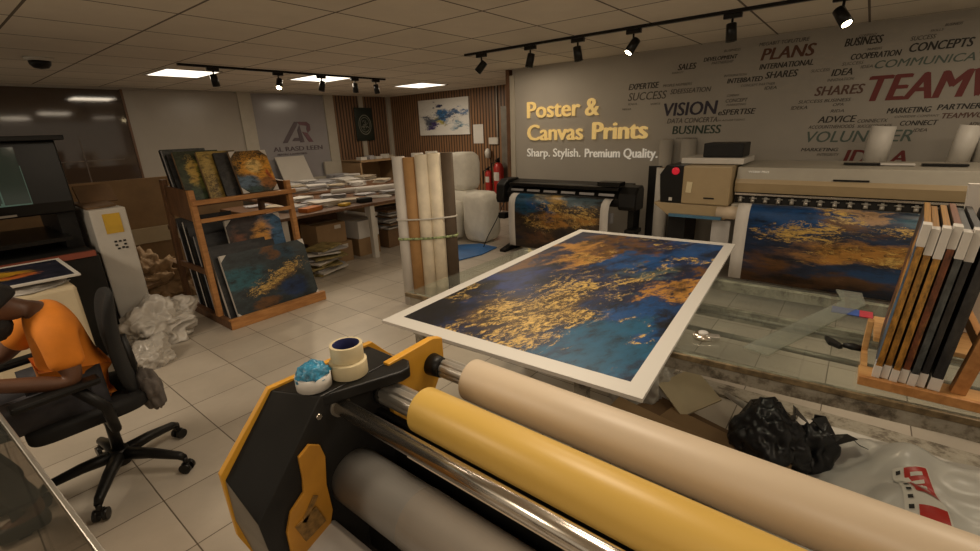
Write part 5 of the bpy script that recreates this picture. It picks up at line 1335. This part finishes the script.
# ------------------------------------------------------------------ the seated person
def skin_mesh(name, pts, edges, radii, m_, sub=2, parent=None, loose=None):
    me = bpy.data.meshes.new(name); me.from_pydata([Vector(p) for p in pts], edges, [])
    o = bpy.data.objects.new(name, me); COL.objects.link(o)
    md = o.modifiers.new('skin', 'SKIN'); md.use_smooth_shade = True; md.branch_smoothing = .6
    ss = o.modifiers.new('sub', 'SUBSURF'); ss.levels = sub; ss.render_levels = sub
    sv = me.skin_vertices[0].data
    for i, r in enumerate(radii):
        sv[i].radius = (r, r) if not isinstance(r, tuple) else r
        sv[i].use_root = (i == 0)
    dg = bpy.context.evaluated_depsgraph_get(); dg.update()
    em = bpy.data.meshes.new_from_object(o.evaluated_get(dg))
    bpy.data.objects.remove(o)
    em.name = name; em.materials.clear(); em.materials.append(M[m_])
    for p in em.polygons: p.use_smooth = True
    if parent is not None: em.transform(Matrix.Translation(-world_loc(parent)))
    o = bpy.data.objects.new(name, em); COL.objects.link(o)
    if parent is not None: o.parent = parent
    return o
pe = thing('person', 'person in an orange t-shirt bent over the desk, seated on the black office chair', 'person', (-2.65, .28, 0))
px = -2.65
J = dict(pelvis=(px, .235, .56), spine=(px, .255, .66), chest=(px, .255, .785), upper=(px, .240, .890), neck=(px, .178, .950), neck2=(px, .130, .970), head=(px, .085, .985), crown=(px, .04, 1.025),
         shR=(px+.175, .225, .862), elR=(px+.235, .225, .660), wrR=(px+.16, -.07, .755), shL=(px-.175, .225, .862), elL=(px-.24, .06, .70), wrL=(px-.13, -.14, .775),
         hiR=(px+.09, .21, .54), knR=(px+.12, -.17, .54), anR=(px+.08, .0, .10), toR=(px+.07, -.14, .045), hiL=(px-.09, .21, .54), knL=(px-.12, -.19, .54), anL=(px-.14, -.02, .10), toL=(px-.17, -.15, .045))
names = list(J)
idx = {n: i for i, n in enumerate(names)}
E_ = [('pelvis', 'spine'), ('spine', 'chest'), ('chest', 'upper'), ('upper', 'neck'), ('neck', 'neck2'), ('neck2', 'head'), ('head', 'crown'), ('upper', 'shR'), ('shR', 'elR'), ('elR', 'wrR'), ('upper', 'shL'), ('shL', 'elL'), ('elL', 'wrL'),
      ('pelvis', 'hiR'), ('hiR', 'knR'), ('knR', 'anR'), ('anR', 'toR'), ('pelvis', 'hiL'), ('hiL', 'knL'), ('knL', 'anL'), ('anL', 'toL')]
rad = dict(pelvis=.105, spine=.098, chest=.108, upper=.095, neck=.052, neck2=.055, head=.082, crown=.062, shR=.054, elR=.040, wrR=.026, shL=.054, elL=.040, wrL=.026,
           hiR=.078, knR=.056, anR=.036, toR=.032, hiL=.078, knL=.056, anL=.036, toL=.032)
skin_mesh('body', [J[n] for n in names], [(idx[a], idx[b_]) for a, b_ in E_], [rad[n] for n in names], 'skin', 2, pe)
# shirt: over torso, short sleeves, open at the neck
def lerp(a, b_, t): return tuple(a[k]+(b_[k]-a[k])*t for k in range(3))
sp = [J['pelvis'], J['spine'], J['chest'], J['upper'], lerp(J['upper'], J['neck'], .62), J['shR'], lerp(J['shR'], J['elR'], .45), lerp(J['shR'], J['elR'], .74), J['shL'], lerp(J['shL'], J['elL'], .45), lerp(J['shL'], J['elL'], .74), (px, .235, .515)]
skin_mesh('t_shirt', sp, [(0, 1), (1, 2), (2, 3), (3, 4), (3, 5), (5, 6), (6, 7), (3, 8), (8, 9), (9, 10), (0, 11)], [.122, .114, .124, .104, .072, .070, .064, .066, .070, .064, .066, .126], 'orange', 2, pe)
tp = [(px, .22, .53), J['hiR'], lerp(J['hiR'], J['knR'], .5), J['knR'], lerp(J['knR'], J['anR'], .5), lerp(J['knR'], J['anR'], .93), J['hiL'], lerp(J['hiL'], J['knL'], .5), J['knL'], lerp(J['knL'], J['anL'], .5), lerp(J['knL'], J['anL'], .93)]
skin_mesh('trousers', tp, [(0, 1), (1, 2), (2, 3), (3, 4), (4, 5), (0, 6), (6, 7), (7, 8), (8, 9), (9, 10)], [.125, .092, .082, .070, .058, .055, .092, .082, .070, .058, .055], 'denim', 2, pe)
for s, k in ((1, 'R'), (-1, 'L')):
    a, t_ = J['an'+k], J['to'+k]
    skin_mesh('shoe', [(a[0], a[1]+.03, .055), lerp(a, t_, .5)[:2]+(.05,), (t_[0], t_[1]-.02, .042)], [(0, 1), (1, 2)], [(.046, .05), (.048, .046), (.042, .036)], 'black', 2, pe)
# hair cap, beard, ears, face
def blobm(name, c, d, m_, parent, cut=None, rough=.02, rot=(0, 0, 0), seed=0):
    bm = bmesh.new(); bmesh.ops.create_icosphere(bm, subdivisions=4, radius=1)
    mx = Euler(rot).to_matrix()
    dead = []
    for v in bm.verts:
        if cut and cut(v.co): dead.append(v)
    bmesh.ops.delete(bm, geom=dead, context='VERTS')
    for v in bm.verts:
        n = 1+rough*noise.noise(v.co*9+Vector((seed, 0, 0)))
        v.co = mx @ Vector((v.co.x*d[0]*n, v.co.y*d[1]*n, v.co.z*d[2]*n)) + Vector(c) - world_loc(parent)
    for f in bm.faces: f.smooth = True
    me = bpy.data.meshes.new(name); bm.to_mesh(me); bm.free(); me.materials.append(M[m_])
    o = bpy.data.objects.new(name, me); COL.objects.link(o); o.parent = parent
    md = o.modifiers.new('thick', 'SOLIDIFY'); md.thickness = .006
    return o
hc = Vector((px, .072, .992))
blobm('hair', hc, (.090, .108, .100), 'hair', pe, cut=lambda v: v.z < -.15 or (v.y < -.45 and v.z < .55), rough=.06, rot=(.55, 0, 0))
blobm('beard', hc+Vector((0, -.005, -.085)), (.072, .062, .060), 'hair', pe, cut=lambda v: v.z > .35, rough=.08, rot=(.55, 0, 0), seed=4)
b = MB(); b.tube([hc+Vector((0, -.098, .0)), hc+Vector((0, -.124, -.022)), hc+Vector((0, -.108, -.034))], [.010, .017, .012], 12); b.build('nose', 'skin', pe)
for s in (-1, 1):
    blobm('ear', hc+Vector((s*.084, .0, -.01)), (.012, .022, .032), 'skin', pe, rot=(.5, 0, s*.3))
    MB().lathe([(.001, -.01), (.010, 0), (.001, .01)], hc+Vector((s*.032, -.100, .012)), 'y', 12).build('eye', 'white', pe)
def hand(w, tip_dir, side, parent):
    w = Vector(w); f = Vector(tip_dir).normalized(); u = Vector((0, 0, 1)); l = u.cross(f).normalized()
    o = skin_mesh('hand', [w, w+f*.045+Vector((0, 0, -.004)), w+f*.085+Vector((0, 0, -.010))], [(0, 1), (1, 2)], [(.024, .020), (.036, .016), (.036, .013)], 'skin', 2, parent)
    for i, (o_, L) in enumerate(((-.027, .062), (-.009, .074), (.009, .070), (.026, .054))):
        p = w+f*.075+l*o_+Vector((0, 0, -.008))
        skin_mesh('finger', [p, p+f*L*.45+Vector((0, 0, .006)), p+f*L*.78+Vector((0, 0, -.006)), p+f*L*.95+Vector((0, 0, -.018))], [(0, 1), (1, 2), (2, 3)], [.0095, .0088, .0080, .0068], 'skin', 2, parent)
    p = w+f*.025+l*side*.024
    skin_mesh('thumb', [p, p+f*.028+l*side*.022+Vector((0, 0, -.004)), p+f*.058+l*side*.026+Vector((0, 0, -.012))], [(0, 1), (1, 2)], [.013, .0105, .0085], 'skin', 2, parent)
hand(J['wrR'], (-.25, -1, .12), 1, pe); hand(J['wrL'], (.3, -1, .02), -1, pe)
tag(MB().box((-2.66, -.26, .756), (.30, .21, .008), (0, 0, .1)).build('paper_sheet', 'paper'), 'white paper sheet on the desk in front of the seated person', 'paper') if 0 else None

# ------------------------------------------------------------------ light, world, camera
w = bpy.data.worlds.new('world'); scene.world = w; w.use_nodes = True
w.node_tree.nodes['Background'].inputs[0].default_value = (1, .82, .6, 1); w.node_tree.nodes['Background'].inputs[1].default_value = .36  # warm fill light, added; it enters where near and side walls are omitted
cd = bpy.data.cameras.new('camera'); cam = bpy.data.objects.new('camera', cd); COL.objects.link(cam); scene.camera = cam
cd.sensor_width = 36; cd.lens = 457.0756*36/980; cd.clip_start = .02; cd.clip_end = 60
yaw, pitch, roll = R(-38.91612387), R(17.69113566), R(-2.11006625)
fw = Vector((math.sin(yaw)*math.cos(pitch), math.cos(yaw)*math.cos(pitch), -math.sin(pitch)))
rt = Vector((math.cos(yaw), -math.sin(yaw), 0)); up = rt.cross(fw)
rt2 = rt*math.cos(roll)+up*math.sin(roll); up2 = -rt*math.sin(roll)+up*math.cos(roll)
mx = Matrix((rt2, up2, -fw)).transposed().to_4x4(); mx.translation = (0, 0, 1.6)
cam.matrix_world = mx
scene.view_settings.view_transform = 'Standard'; scene.view_settings.look = 'None'
scene.view_settings.exposure = 0.0; scene.view_settings.gamma = 1; scene.view_settings.use_curve_mapping = False
